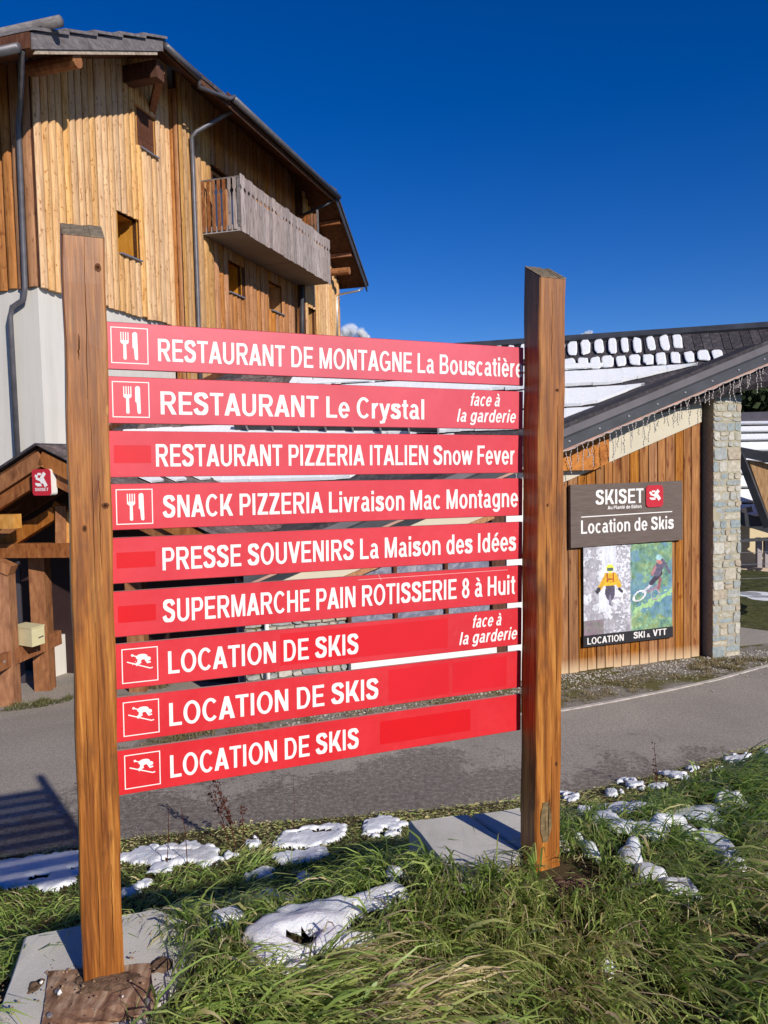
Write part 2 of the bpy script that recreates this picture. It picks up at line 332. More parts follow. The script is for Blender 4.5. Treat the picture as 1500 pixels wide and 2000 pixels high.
single('grass_bank', mb, MAT['soil'], kind='structure', sm=True, recalc=False)
mb = MB().add([(-400, -200, -.08), (400, -200, -.08), (400, 900, -.08), (-400, 900, -.08)], [(0, 1, 2, 3)])
single('ground', mb, MAT['meadow'], kind='structure')
# road sheet (broad asphalt apron reaching the porch and round the shop)
mb = MB(); mb.add([(-14, 4.2, 0), (-8, 6.3, 0), (-4, 7.6, 0), (-1.5, 8.3, 0), (1.5, 8.8, 0), (3.5, 9.5, 0), (5.3, 10.4, 0), (9, 12.6, 0), (16, 17, 0), (40, 34, 0), (36, 46, 0), (14, 24, 0), (8.2, 21.4, 0), (-14, 21, 0)], [tuple(range(14))])
single('road', mb, MAT['asphalt'], kind='structure', recalc=False)
# gravel verge in front of the shop, and its pale edging
far = [(240, 1476), (400, 1452), (560, 1436), (700, 1422), (850, 1408), (1000, 1397), (1100, 1388), (1200, 1370), (1300, 1350), (1400, 1328), (1500, 1300)]
fw = [onz(x, y, 0) for x, y in far]
pts = [p+A3(0, 0, .006) for p in fw]
back = [A3(8.8, 16.9, .006), A3(6.6, 16.2, .006), A3(3.24, 14.9, .006), A3(-2.4, 13.0, .006), A3(-3.6, 12.9, .006)]
mb = MB(); mb.add(pts+back, [tuple(range(len(pts)+len(back)))]); single('gravel_verge', mb, MAT['gravel'], kind='structure')
mb = MB(); ew = fw[4:]
fine = []
for i in range(len(ew)-1):
    for k in range(6): fine.append(ew[i]*(1-k/6)+ew[i+1]*k/6)
fine.append(ew[-1]); fine.append(ew[-1]+(ew[-1]-ew[-2])*2)
d_ = A3(-.35, .94, 0)
for i in range(len(fine)-1):
    a, b = fine[i], fine[i+1]; w = .075
    mb.hexa([a-d_*w/2+A3(0, 0, .002), b-d_*w/2+A3(0, 0, .002), b+d_*w/2+A3(0, 0, .002), a+d_*w/2+A3(0, 0, .002), a-d_*w/2+A3(0, 0, .02), b-d_*w/2+A3(0, 0, .02), b+d_*w/2+A3(0, 0, .02), a+d_*w/2+A3(0, 0, .02)])
single('road_edge_line', mb, plain('road_line_paint', (.46, .42, .38), .8, .2, .25, 8), kind='structure')

# ------------------------------------------------------------------ direction sign
P0 = A3(-.835, 2.1, 3.89)
e1 = A3(.9177, .3969, -.0154); e1 /= np.linalg.norm(e1)
e2 = A3(-.018, .003, -1.); e2 -= e1*np.dot(e1, e2); e2 /= np.linalg.norm(e2)
nn = np.cross(e1, e2); nn = -nn if nn[1] > 0 else nn          # towards the viewer
def SP(u, v, o=0): return P0+e1*u+e2*v+nn*o                     # o>0 nearer than the post fronts
sign = thing('direction_sign', 'wooden two-post signboard with nine red planks of white lettering on the grass bank', 'sign', SP(.05, 1.31))
def post(u0, u1, vf, vb, v1, D=.097, seed=0):
    r = random.Random(seed); mb = MB(); ch = .004; N = 34
    prof = [(u0+ch, 0), (u1-ch, 0), (u1, -ch), (u1, -D+ch), (u1-ch, -D), (u0+ch, -D), (u0, -D+ch), (u0, -ch)]
    rows = []
    for i in range(N+1):
        row = []
        for k, (u, o) in enumerate(prof):
            top = vf+(vb-vf)*(-o/D); v = top+(v1-top)*i/N
            j = .0004
            row.append(SP(u+r.gauss(0, j)*.7+.0015*math.sin(i*.9+seed), v, o+r.gauss(0, j)*.5))
        rows.append(row)
    vs = [p for R in rows for p in R]; fs = []
    for i in range(N):
        for k in range(8): fs.append((i*8+k, i*8+(k+1) % 8, (i+1)*8+(k+1) % 8, (i+1)*8+k))
    fs.append(tuple(range(8))); mb.add(vs, fs); return mb
def endcap(u0, u1, vf, vb, D=.097, n=9, seed=1):
    r = random.Random(seed); mb = MB(); N = n
    for i in range(N):
        a = u0+(u1-u0)*i/N; b = u0+(u1-u0)*(i+1)/N; h = .0015+r.random()*.004
        mb.hexa([SP(a, vf-.001, .001), SP(b, vf-.001, .001), SP(b, vb-.001, -D), SP(a, vb-.001, -D), SP(a, vf-h, .0005), SP(b, vf-h, .0005), SP(b, vb-h, -D), SP(a, vb-h, -D)])
    return mb
pl_ = part('post', post(.002, .108, -.722, -.775, 1.315, seed=3), MAT['post'], sign, 'left post, screwed to the muddy board')
part('end_grain', endcap(.003, .107, -.722, -.775, seed=4), MAT['post_end'], pl_)
pr_ = part('post', post(1.481, 1.586, -.742, -.795, 1.335, seed=9), MAT['post'], sign, 'right post, cracked at its foot')
part('end_grain', endcap(1.482, 1.585, -.742, -.795, seed=5), MAT['post_end'], pr_)
def sliver(u, v0, v1, w, par, mat, lift=.0008, wob=.0015, nm='crack', seed=0):
    r = random.Random(seed+int(u*1000)); K = 9; L = []; R = []
    for i in range(K+1):
        v = v0+(v1-v0)*i/K; c = u+r.uniform(-wob, wob); hw = w*math.sin(math.pi*(i+.15)/(K+.3))/2+.0002; L.append(SP(c-hw, v, lift)); R.append(SP(c+hw, v, lift))
    part(nm, MB().prism(L+R[::-1], nn*.0003), mat, par)
ckm = plain('dry_crack', (.045, .018, .007), .95, .05, .3, 60); knm = plain('knot_wood', (.11, .04, .014), .7, .2, .5, 220)
for u, v0, v1, w in ((.056, -.72, -.30, .0014), (.061, -.28, .22, .0012), (.036, -.47, -.40, .0032), (.060, .30, .95, .0010), (.078, -.10, .16, .0016), (.030, .55, .80, .0012), (.083, .98, 1.22, .0014), (.046, 1.0, 1.27, .0012)): sliver(u, v0, v1, w, pl_, ckm)
for u, v0, v1, w in ((1.53, -.70, -.42, .001), (1.556, -.32, .05, .0012), (1.515, .1, .5, .0011), (1.562, .42, .85, .0014), (1.545, .9, 1.15, .0011)): sliver(u, v0, v1, w, pr_, ckm)
def knot(u, v, ru, rv, par, seed):
    r = random.Random(seed)
    for k, (sc, mt, lf) in enumerate(((1, knm, .0006), (.45, ckm, .0010))):
        part('knot', MB().prism([SP(u+ru*sc*math.cos(a)*r.uniform(.85, 1.1), v+rv*sc*math.sin(a)*r.uniform(.85, 1.1), lf) for a in np.linspace(0, 2*math.pi, 15)[:-1]], nn*.0003), mt, par)
knot(.089, -.645, .009, .012, pl_, 1); knot(.092, -.015, .010, .009, pl_, 2); knot(.038, .045, .006, .010, pl_, 3); knot(1.553, -.37, .008, .006, pr_, 5); knot(1.518, .02, .004, .006, pr_, 6); knot(1.565, .93, .006, .010, pr_, 7)
sliver(.103, -.285, -.255, .006, pl_, MAT['reveal'], .001, .001, 'chip')
# weathered split at the foot of the right post
cm = MB(); r = random.Random(2); L_ = []; R_ = []
for i in range(12):
    v = 1.06+i*.013; k = math.sin(math.pi*(i+.5)/12); L_.append((1.514-.013*k-r.random()*.004, v)); R_.append((1.528+.016*k+r.random()*.004, v))
cm.prism([SP(u, v, .0022) for u, v in L_+R_[::-1]], nn*.0012)
part('weathered_patch', cm, plain('bare_weathered_wood', (.17, .12, .06), .9, .1, .4, 60), pr_)
cm = MB()
for u, v0, v1, w in ((1.531, 1.05, 1.19, .0035), (1.537, 1.02, 1.12, .002), (1.518, 1.1, 1.17, .0015)):
    cm.prism([SP(u, v0, .0036), SP(u+w, (v0+v1)/2, .0036), SP(u+.001, v1, .0036), SP(u-w*.3, (v0+v1)/2, .0036)], nn*.0006)
part('crack', cm, plain('crack_shadowed_wood', (.03, .014, .007), .95, .05, .3, 60), pr_)
# stroke font (narrow bold grotesque, cap height 1)
S_, H_ = .168, .138
def arc(cx, cy, rx, ry, a0, a1, sx=S_, sy=H_, n=None):
    n = n or max(6, int(abs(a1-a0)/11)); out = []; inn = []
    for i in range(n+1):
        a = math.radians(a0+(a1-a0)*i/n); c, s = math.cos(a), math.sin(a)
        out.append((cx+rx*c, cy+ry*s)); inn.append((cx+(rx-sx)*c, cy+(ry-sy)*s))
    return [[out[i], out[i+1], inn[i+1], inn[i]] for i in range(n)]
def Vb(x, y0, y1, w=S_): return [[(x, y0), (x+w, y0), (x+w, y1), (x, y1)]]
def Hb(x0, x1, y, h=H_): return [[(x0, y), (x1, y), (x1, y+h), (x0, y+h)]]
def Db(x0, y0, x1, y1, w): return [[(x0, y0), (x0+w, y0), (x1+w, y1), (x1, y1)]]
def rib(pts, w0=S_):
    out = []; P = []
    for i in range(len(pts)-1):   # catmull-rom
        p0 = pts[max(i-1, 0)]; p1 = pts[i]; p2 = pts[i+1]; p3 = pts[min(i+2, len(pts)-1)]
        for k in range(6):
            t = k/6; P.append(tuple(.5*((2*p1[j])+(-p0[j]+p2[j])*t+(2*p0[j]-5*p1[j]+4*p2[j]-p3[j])*t*t+(-p0[j]+3*p1[j]-3*p2[j]+p3[j])*t**3) for j in (0, 1)))
    P.append(pts[-1]); Ls = []
    for i in range(len(P)):
        a = P[max(i-1, 0)]; b = P[min(i+1, len(P)-1)]; dx, dy = b[0]-a[0], b[1]-a[1]; L = math.hypot(dx, dy) or 1
        nx, ny = -dy/L, dx/L; w = (abs(nx)*w0+abs(ny)*w0*.84)/2; Ls.append(((P[i][0]+nx*w, P[i][1]+ny*w), (P[i][0]-nx*w, P[i][1]-ny*w)))
    return [[Ls[i][0], Ls[i+1][0], Ls[i+1][1], Ls[i][1]] for i in range(len(P)-1)]
X_ = .735
def glyph(c):
    acc = {'è': ('e', 'g'), 'é': ('e', 'a'), 'à': ('a', 'g'), 'â': ('a', 'c')}
    if c in acc:
        w, q = glyph(acc[c][0]); k = acc[c][1]; m_ = w/2
        if k == 'g': q = q+Db(m_-.04, .8, m_-.2, .99, .17)
        elif k == 'a': q = q+Db(m_-.1, .8, m_+.06, .99, .17)
        else: q = q+Db(m_-.18, .8, m_-.05, .97, .12)+Db(m_+.08, .8, m_-.05, .97, .12)
        return w, q
    s = S_; h = H_
    if c == ' ': return .30, []
    if c == 'R': return .80, Vb(.07, 0, 1)+Hb(.07+s, .48, 1-h)+Hb(.07+s, .48, .42)+arc(.48, .71, .26, .29, -90, 90)+Db(.56, 0, .34, .42, .21)
    if c == 'P': return .74, Vb(.07, 0, 1)+Hb(.07+s, .46, 1-h)+Hb(.07+s, .46, .38)+arc(.46, .69, .25, .31, -90, 90)
    if c == 'B': return .78, Vb(.07, 0, 1)+Hb(.07+s, .46, 1-h)+Hb(.07+s, .48, .44)+Hb(.07+s, .48, 0)+arc(.46, .735, .23, .265, -78, 90)+arc(.47, .28, .26, .28, -90, 84)
    if c == 'E': return .71, Vb(.07, 0, 1)+Hb(.07+s, .66, 1-h)+Hb(.07+s, .61, .44)+Hb(.07+s, .67, 0)
    if c == 'F': return .66, Vb(.07, 0, 1)+Hb(.07+s, .63, 1-h)+Hb(.07+s, .57, .42)
    if c == 'L': return .66, Vb(.07, 0, 1)+Hb(.07+s, .63, 0)
    if c == 'T': return .68, Vb(.34-s/2, 0, 1-h)+Hb(.03, .65, 1-h)
    if c == 'I': return .325, Vb(.07, 0, 1)
    if c == 'H': return .80, Vb(.07, 0, 1)+Vb(.73-s, 0, 1)+Hb(.07+s, .73-s, .43)
    if c == 'N': return .80, Vb(.07, 0, 1, s-.01)+Vb(.74-s, 0, 1, s-.01)+Db(.73-s-.03, 0, .07, 1, .21)
    if c == 'M': return .94, Vb(.07, 0, 1, s-.01)+Vb(.88-s, 0, 1, s-.01)+Db(.385, 0, .10, 1, .165)+Db(.385, 0, .68, 1, .165)
    if c == 'K': return .80, Vb(.07, 0, 1)+Db(.20, .30, .53, 1, .225)+Db(.57, 0, .27, .56, .225)
    if c == 'A': return .78, Db(.01, 0, .29, 1, .205)+Db(.565, 0, .29, 1, .205)+Hb(.18, .60, .20, .15)
    if c == 'V': return .74, Db(.27, 0, .01, 1, .2)+Db(.27, 0, .53, 1, .2)
    if c == 'Z': return .70, Hb(.04, .66, 0)+Hb(.05, .64, 1-h)+Db(.04, h-.02, .40, 1-h+.02, .24)
    if c == 'U': return .80, Vb(.07, .30, 1)+Vb(.73-s, .30, 1)+arc(.40, .30, .33, .315, 180, 360)
    if c == 'D': return .80, Vb(.07, 0, 1)+Hb(.07+s, .40, 1-h)+Hb(.07+s, .40, 0)+arc(.40, .5, .34, .5, -90, 90)
    if c == 'O': return .86, arc(.43, .5, .385, .515, 0, 360)
    if c == 'C': return .79, arc(.42, .5, .375, .515, 42, 318)
    if c == 'G': return .86, arc(.43, .5, .385, .515, 42, 322)+Hb(.44, .80, .38, .14)+Vb(.80-s, .08, .38)
    if c == 'S': return .74, rib([(.61, .74), (.52, .88), (.36, .925), (.19, .86), (.145, .735), (.22, .62), (.37, .53), (.54, .44), (.60, .30), (.52, .13), (.35, .075), (.18, .13), (.105, .28)], .165)
    if c == 'i': return .325, Vb(.07, 0, X_)+Vb(.07, .84, 1.01)
    if c == 'k': return .64, Vb(.07, 0, 1)+Db(.20, .24, .40, X_, .21)+Db(.42, 0, .24, .42, .205)
    if c == 'l': return .325, Vb(.07, 0, 1)
    if c == 'n': return .69, Vb(.07, 0, X_)+arc(.35, .44, .28, .31, 0, 150)+Vb(.63-s, 0, .44)
    if c == 'h': return .69, Vb(.07, 0, 1)+arc(.35, .44, .28, .31, 0, 150)+Vb(.63-s, 0, .44)
    if c == 'u': return .69, Vb(.63-s, 0, X_)+arc(.35, .30, .28, .31, 180, 330)+Vb(.07, .30, X_)
    if c == 'r': return .47, Vb(.07, 0, X_)+arc(.36, .43, .25, .32, 75, 165)
    if c == 'o': return .70, arc(.35, .367, .30, .385, 0, 360)
    if c == 'e': return .66, arc(.335, .367, .29, .385, 0, 325)+Hb(.13, .625, .31, .125)
    if c == 'c': return .63, arc(.335, .367, .29, .385, 45, 315)
    if c == 'a': return .66, Vb(.56-s, .02, .52)+arc(.32, .50, .24, .25, 0, 155)+arc(.27, .225, .215, .235, 60, 330)+Hb(.26, .45, .33, .125)+Db(.47, 0, .38, .2, .17)
    if c == 'd': return .70, Vb(.63-s, 0, 1)+arc(.33, .367, .275, .385, 30, 330)
    if c == 'b': return .70, Vb(.07, 0, 1)+arc(.37, .367, .275, .385, -150, 150)
    if c == 'g': return .70, Vb(.63-s, -.02, X_)+arc(.33, .38, .275, .37, 30, 330)+arc(.345, -.02, .285, .22, 200, 360)
    if c == 's': return .62, rib([(.50, .55), (.42, .645), (.29, .67), (.155, .615), (.15, .50), (.29, .41), (.46, .32), (.48, .18), (.38, .085), (.26, .068), (.14, .115), (.09, .215)], .165)
    if c == 't': return .39, Vb(.11, .13, .93)+Hb(.02, .37, X_-.13, .13)+arc(.30, .16, .19, .17, 180, 290, S_, .14)
    if c == 'f': return .38, Vb(.11, 0, .78)+Hb(.02, .36, X_-.13, .13)+arc(.30, .79, .19, .22, 75, 180, S_, .15)
    if c == 'v': return .62, Db(.215, 0, .01, X_, .185)+Db(.215, 0, .42, X_, .185)
    if c == 'y': return .62, Db(.225, 0, .01, X_, .185)+Db(.12, -.22, .43, X_, .18)+Hb(.04, .2, -.24, .13)
    if c == 'w': return .88, Db(.17, 0, .01, X_, .17)+Db(.17, 0, .355, X_, .17)+Db(.53, 0, .355, X_, .17)+Db(.53, 0, .70, X_, .17)
    if c == '8': return .66, arc(.33, .74, .24, .265, 0, 360)+arc(.33, .28, .275, .295, 0, 360)
    if c == '&': return .78, arc(.32, .77, .2, .23, 0, 360, .14, .13)+arc(.31, .27, .27, .28, 30, 330)+Db(.56, 0, .2, .64, .2)
    return .5, Vb(.1, 0, 1)
def text_quads(txt, track=0.0):
    x = 0; out = []
    for ch in txt:
        w, q = glyph(ch); out += [[(px+x, py) for px, py in f] for f in q]; x += w+track
    lo = min(p[0] for f in out for p in f); hi = max(p[0] for f in out for p in f)
    return out, lo, hi
def text_mesh(mb, txt, to3, x0, x1, ybase, cap, shear=0.0, lift=.0006, th=.0008, nrm=None, squash=1.0):
    qs, lo, hi = text_quads(txt); k = (x1-x0)/(hi-lo)
    for i, f in enumerate(qs):
        z = lift+(i % 23)*.00002
        pts = [to3(x0+(px-lo)*k+shear*py*cap, ybase+py*cap, z) for px, py in f]
        mb.add(pts, [(0, 1, 2, 3)])
def poly_flat(mb, poly, to3, z=.0008): mb.add([to3(x, y, z) for x, y in poly], [tuple(range(len(poly)))])
def disc(cx, cy, rx, ry=None, n=14, a=0):
    ry = ry or rx; return [(cx+rx*math.cos(2*math.pi*i/n)*math.cos(a)-ry*math.sin(2*math.pi*i/n)*math.sin(a), cy+rx*math.cos(2*math.pi*i/n)*math.sin(a)+ry*math.sin(2*math.pi*i/n)*math.cos(a)) for i in range(n)]
def thick(a, b, w0, w1=None):
    w1 = w1 or w0; dx, dy = b[0]-a[0], b[1]-a[1]; L = math.hypot(dx, dy); nx, ny = -dy/L/2, dx/L/2
    return [(a[0]+nx*w0, a[1]+ny*w0), (b[0]+nx*w1, b[1]+ny*w1), (b[0]-nx*w1, b[1]-ny*w1), (a[0]-nx*w0, a[1]-ny*w0)]
def lettering(parent, txt, to3, x0, x1, ybase, cap, shear=0.0, lift=.0006):
    qs, lo, hi = text_quads(txt); k = (x1-x0)/(hi-lo); x = 0; ends_ = []
    for chn in txt:
        w, q = glyph(chn)
        if chn == ' ': ends_.append(x+w/2)
        x += w
    groups = {}
    for f in qs: groups.setdefault(sum(1 for e in ends_ if sum(p[0] for p in f)/len(f) > e), []).append(f)
    for gq in groups.values():
        mb = MB()
        for i, f in enumerate(gq):
            z = lift+(i % 23)*.00002; mb.add([to3(x0+(px-lo)*k+shear*py*cap, ybase+py*cap, z) for px, py in f], [(0, 1, 2, 3)])
        part('lettering', mb, MAT['letter'], parent, recalc=False)
PV = [-.5212, -.3706, -.2193, -.0700, .0828, .2363, .3877, .5420, .6975]; PHT = .1300
OB = -.0955                                   # front face of planks sits behind the post fronts
names = ["RESTAURANT DE MONTAGNE La Bouscatière", "RESTAURANT Le Crystal", "RESTAURANT PIZZERIA ITALIEN Snow Fever", "SNACK PIZZERIA Livraison Mac Montagne",
         "PRESSE SOUVENIRS La Maison des Idées", "SUPERMARCHE PAIN ROTISSERIE 8 à Huit", "LOCATION DE SKIS", "LOCATION DE SKIS", "LOCATION DE SKIS"]
TX = [(.2515, 1.478, -.4823, -.4188), (.2554, 1.097, -.3335, -.2679), (.2393, 1.4476, -.183, -.1186), (.2547, 1.4615, -.0359, .0292), (.2515, 1.4542, .1162, .1823),
      (.2482, 1.4512, .2676, .3352), (.261, .8593, .4211, .4879), (.2607, .929, .575, .6438), (.2603, .8591, .7317, .7995)]
for i in range(9):
    r = random.Random(i); v0 = PV[i]; v1 = v0+PHT; ul, ur = .045, 1.4802
    mb = MB(); D = .012; N = 24; c = .0012
    bow = lambda u: .0015*math.sin(u*2.2+i)       # slightly bowed board
    rowsT = []
    for k in range(N+1):
        u = ul+(ur-ul)*k/N; o = OB+bow(u)
        rowsT.append([SP(u, v0+c, o), SP(u, v1-c, o), SP(u, v1, o-c), SP(u, v1, o-D), SP(u, v0, o-D), SP(u, v0, o-c)])
    vs = [p for R in rowsT for p in R]; fs = []
    for k in range(N):
        for q_ in range(6): fs.append((k*6+q_, k*6+(q_+1) % 6, (k+1)*6+(q_+1) % 6, (k+1)*6+q_))
    fs += [tuple(range(6)), tuple(N*6+t for t in range(6))]; mb.add(vs, fs)
    pk = part('plank', mb, plank_mat(i), sign, 'red plank lettered "%s"%s' % (names[i], ['', '', '', '', '', '', ', face à la garderie at its end', ', middle-height skier plank', ', lowest plank'][i]))
    to3 = lambda u, y, z: SP(u, -y, OB+bow(u)+z)
    # paler machined edges
    for vv, s_ in ((v0, -1), (v1, 1)):
        em = MB()
        for k in range(N):
            ua, ub = ul+(ur-ul)*k/N, ul+(ur-ul)*(k+1)/N
            em.add([SP(ua, vv+s_*.0006, OB+bow(ua)-.001), SP(ub, vv+s_*.0006, OB+bow(ub)-.001), SP(ub, vv+s_*.0006, OB+bow(ub)-D), SP(ua, vv+s_*.0006, OB+bow(ua)-D)], [(0, 1, 2, 3)])
        part('plank_edge', em, MAT['plank_edge'], pk, recalc=False)
    x0, x1, vt, vb = TX[i]
    lettering(pk, names[i], to3, x0, x1, -vb, vb-vt)
    if i == 1:
        for tx, xa, xb, yb in (("face à", 1.268, 1.385, .3170), ("la garderie", 1.219, 1.448, .2625)): lettering(pk, tx, to3, xa, xb, yb, .0435, shear=.2)
    if i == 6:
        for tx, xa, xb, yb in (("face à", 1.278, 1.395, -.4415), ("la garderie", 1.229, 1.458, -.4960)): lettering(pk, tx, to3, xa, xb, yb, .0435, shear=.2)
    # grime halo behind the letters
    if i in (0, 1, 3, 6, 7, 8):
        pm = MB(); cy = -(v0+v1)/2+(.002 if i < 3 else 0)
        cx = .1745 if i < 3 else (.1775 if i == 3 else .182); hw = .049
        for a, b in (((-hw, hw), (hw, hw)), ((-hw, -hw), (hw, -hw))):
            poly_flat(pm, thick((cx+a[0]-.0014, cy+a[1]), (cx+b[0]+.0014, cy+b[1]), .0028), to3)
        for a, b in (((-hw, hw), (-hw, -hw)), ((hw, hw), (hw, -hw))):
            poly_flat(pm, thick((cx+a[0], cy+a[1]), (cx+b[0], cy+b[1]), .0028), to3, .00085)
        if i in (0, 1, 3):
            fx = cx-.013+(.004 if i else 0)     # fork
            for k in range(4): poly_flat(pm, [(fx-.0115+k*.0064, cy+.014), (fx-.0115+k*.0064+.0030, cy+.014), (fx-.0115+k*.0064+.0030, cy+.037), (fx-.0115+k*.0064, cy+.037)], to3)
            poly_flat(pm, [(fx-.0115, cy+.0145), (fx+.0107, cy+.0145), (fx+.0107, cy+.008), (fx+.0062, cy+.0035), (fx-.0062, cy+.0035), (fx-.0115, cy+.008)], to3, .0009)
            poly_flat(pm, [(fx-.0042, cy+.004), (fx+.0038, cy+.004), (fx+.0045, cy-.036), (fx+.003, cy-.0395), (fx-.003, cy-.0395), (fx-.0045, cy-.036)], to3, .00095)
            kx = fx+.0275                          # knife
            poly_flat(pm, [(kx-.007, cy-.006), (kx-.0035, cy-.008), (kx-.0015, cy-.036), (kx+.001, cy-.0395), (kx+.006, cy-.0395), (kx+.0078, cy-.036), (kx+.0065, cy+.034), (kx+.003, cy+.0385), (kx-.003, cy+.038), (kx-.007, cy+.034)], to3)
        else:
            ox, oy = cx, cy
            P = lambda x, y: (ox+x, oy+y)
            poly_flat(pm, thick(P(-.036, .012), P(.030, -.0125), .0033), to3); poly_flat(pm, thick(P(.029, -.0115), P(.0355, -.0105), .0033), to3)
            poly_flat(pm, thick(P(-.012, .001), P(.002, .0105), .0085, .0085), to3, .00086); poly_flat(pm, thick(P(-.001, .016), P(-.004, .006), .011, .008), to3, .00088)
            poly_flat(pm, disc(ox+.005, oy+.0235, .0165, .0085, 16, .05), to3, .0009); poly_flat(pm, disc(ox+.024, oy+.0165, .0062), to3, .00092)
            poly_flat(pm, thick(P(.014, .018), P(.021, .006), .006, .005), to3, .00094); poly_flat(pm, thick(P(.019, .0055), P(.030, .0065), .0055, .004), to3, .00096)
            poly_flat(pm, thick(P(-.006, .024), P(-.021, .030), .003), to3, .00098); poly_flat(pm, disc(ox-.021, oy+.030, .0036), to3, .001)
            if i == 6:
                for t in range(3): poly_flat(pm, thick(P(-.012-.004*t, .012-.004*t), P(-.0135-.004*t, .0105-.004*t), .0016), to3, .001)
        part('pictogram', pm, MAT['letter'], pk, recalc=False)
    # rectangles where old film was removed
    def rect(u0, u1, va, vb_, mat, nm='film_patch'):
        q = MB(); K = 8
        for k in range(K):
            a = u0+(u1-u0)*k/K; b = u0+(u1-u0)*(k+1)/K; q.add([to3(a, -va, .0003), to3(b, -va, .0003), to3(b, -vb_, .0003), to3(a, -vb_, .0003)], [(0, 1, 2, 3)])
        part(nm, q, mat, pk, recalc=False)
    if i == 2: rect(.125, .226, v0+.04, v0+.09, MAT['film_mid'])
    if i == 4: rect(.125, .232, v0+.042, v0+.087, MAT['film_deep'])
    if i == 5: rect(.125, .23, v0+.042, v0+.09, MAT['film_deep'])
    if i == 6: rect(.60, 1.185, v0+.012, v0+.112, MAT['film_mid'])
    if i == 7: rect(.965, 1.19, v0+.012, v0+.118, MAT['film_mid']); rect(1.205, 1.42, v0+.012, v0+.118, MAT['film_mid'])
    if i == 8: rect(.935, 1.275, v0+.026, v0+.103, MAT['film_deep'])
    if i == 5:   # scratches
        sm_ = MB()
        poly_flat(sm_, thick((.86, -(v0+.012)), (1.42, -(v0+.012)), .0014), to3, .001); poly_flat(sm_, thick((.93, -(v0-.0)), (.94, -(v0+.018)), .0014), to3, .0011)
        part('scratch', sm_, plain('scratch_pale', (.78, .42, .40), .6, .3, .1, 5), pk, recalc=False)
# batten joining the planks at the back of each post: thin steel bolts in the planks
# muddy board under the left post
base = [onz(95, 1897, 2.585), onz(293, 1880, 2.585), onz(305, 1978, 2.585), onz(80, 2012, 2.585)]
mb = MB(); top = []; K = 9
def quad_pt(q4, s, t): return (q4[0]*(1-s)+q4[1]*s)*(1-t)+(q4[3]*(1-s)+q4[2]*s)*t
rr = random.Random(4)
G = [[quad_pt(base, a/K, b/K)+A3(0, 0, rr.gauss(0, .0022)) for a in range(K+1)] for b in range(K+1)]
vs = [p for R in G for p in R]; fs = [(b*(K+1)+a, b*(K+1)+a+1, (b+1)*(K+1)+a+1, (b+1)*(K+1)+a) for a in range(K) for b in range(K)]
nb = len(vs); ring = [0*(K+1)+a for a in range(K+1)]+[b*(K+1)+K for b in range(1, K+1)]+[K*(K+1)+a for a in range(K-1, -1, -1)]+[b*(K+1) for b in range(K-1, 0, -1)]
vs += [vs[j]-A3(0, 0, .045) for j in ring]
for k in range(len(ring)): fs.append((ring[k], ring[(k+1) % len(ring)], nb+(k+1) % len(ring), nb+k))
mb.add(vs, fs); bp = part('base_board', mb, MAT['plate'], sign)
for (px, py) in ((112, 1938), (290, 1957), (97, 1985)):
    p = onz(px, py, 2.588); part('bolt_head', MB().tube([p, p+A3(0, 0, .006)], .0075, 8), MAT['steel'], bp)

# ------------------------------------------------------------------ concrete slabs
def slab(name, poly, ztop, th, label, tilt=0):
    poly = [A3(p[0], p[1], ztop+tilt*(p[1]-poly[0][1])) for p in poly]; c = sum(poly)/len(poly); mb = MB(); k = len(poly)
    inn = [p*(1-.012/np.linalg.norm(p-c))+c*(.012/np.linalg.norm(p-c)) for p in poly]
    low = [p-A3(0, 0, .008) for p in poly]; bot = [p-A3(0, 0, th) for p in poly]
    # roughen the rim
    def sub(L, amp, seed):
        r = random.Random(seed); out = []
        for i in range(len(L)):
            a, b = L[i], L[(i+1) % len(L)]
            for t in range(8): out.append(a*(1-t/8)+b*t/8+(A3(r.gauss(0, amp), r.gauss(0, amp), r.gauss(0, amp*.5)) if t else 0))
        return out
    a, b, d = sub(inn, .0015, 1), sub(low, .002, 2), sub(bot, .002, 3); n = len(a)
    mb.add(a+b+d, [tuple(range(n))]+[(i, (i+1) % n, n+(i+1) % n, n+i) for i in range(n)]+[(n+i, n+(i+1) % n, 2*n+(i+1) % n, 2*n+i) for i in range(n)]+[tuple(range(2*n, 3*n))[::-1]])
    return single(name, mb, MAT['concrete'], label, 'slab', loc=c-A3(0, 0, th))
slab('concrete_slab', [(-1.135, 2.36), (-.77, 2.50), (-.54, 2.36), (-.66, 1.86), (-1.0, 1.80)], 2.575, .10, 'pale concrete paving slab lying under the left post of the red sign')
slab('concrete_slab', [(.07, 3.04), (.305, 3.085), (.47, 2.77), (.36, 2.55), (.225, 2.56)], 2.60, .16, 'concrete slab with a raised left edge crossed by the shadow of the right post')
slab('concrete_slab', [(.325, 3.09), (.60, 3.16), (.655, 2.84), (.485, 2.765)], 2.596, .08, 'concrete slab lying directly behind the foot of the right post')

# ------------------------------------------------------------------ chalet (left building)
K0 = at(78, 560, 16.); dA = A3(.287, .958, 0); dA /= np.linalg.norm(dA); nA = A3(dA[1], -dA[0], 0); dB = -nA; nB = -dA
def CA(t, o, z): return A3(K0[0], K0[1], 0)+dA*t+nA*o+A3(0, 0, z)
def Apx(px, py, o=0):
    P = onplane(px, py, K0+nA*o, nA); q = P-K0; return float(q@dA), float(P[2])
def Bpx(px, py, o=0):
    P = onplane(px, py, K0+nB*o, nB); q = P-K0; return float(q@dB), float(P[2])
ZB = K0[2]
ch = thing('chalet', 'tall larch-clad chalet on a white base with one grey slatted balcony', 'building', CA(0, 0, 0))
och = orgof(ch)
def CAL(t, o, z): return CA(t, o, z)
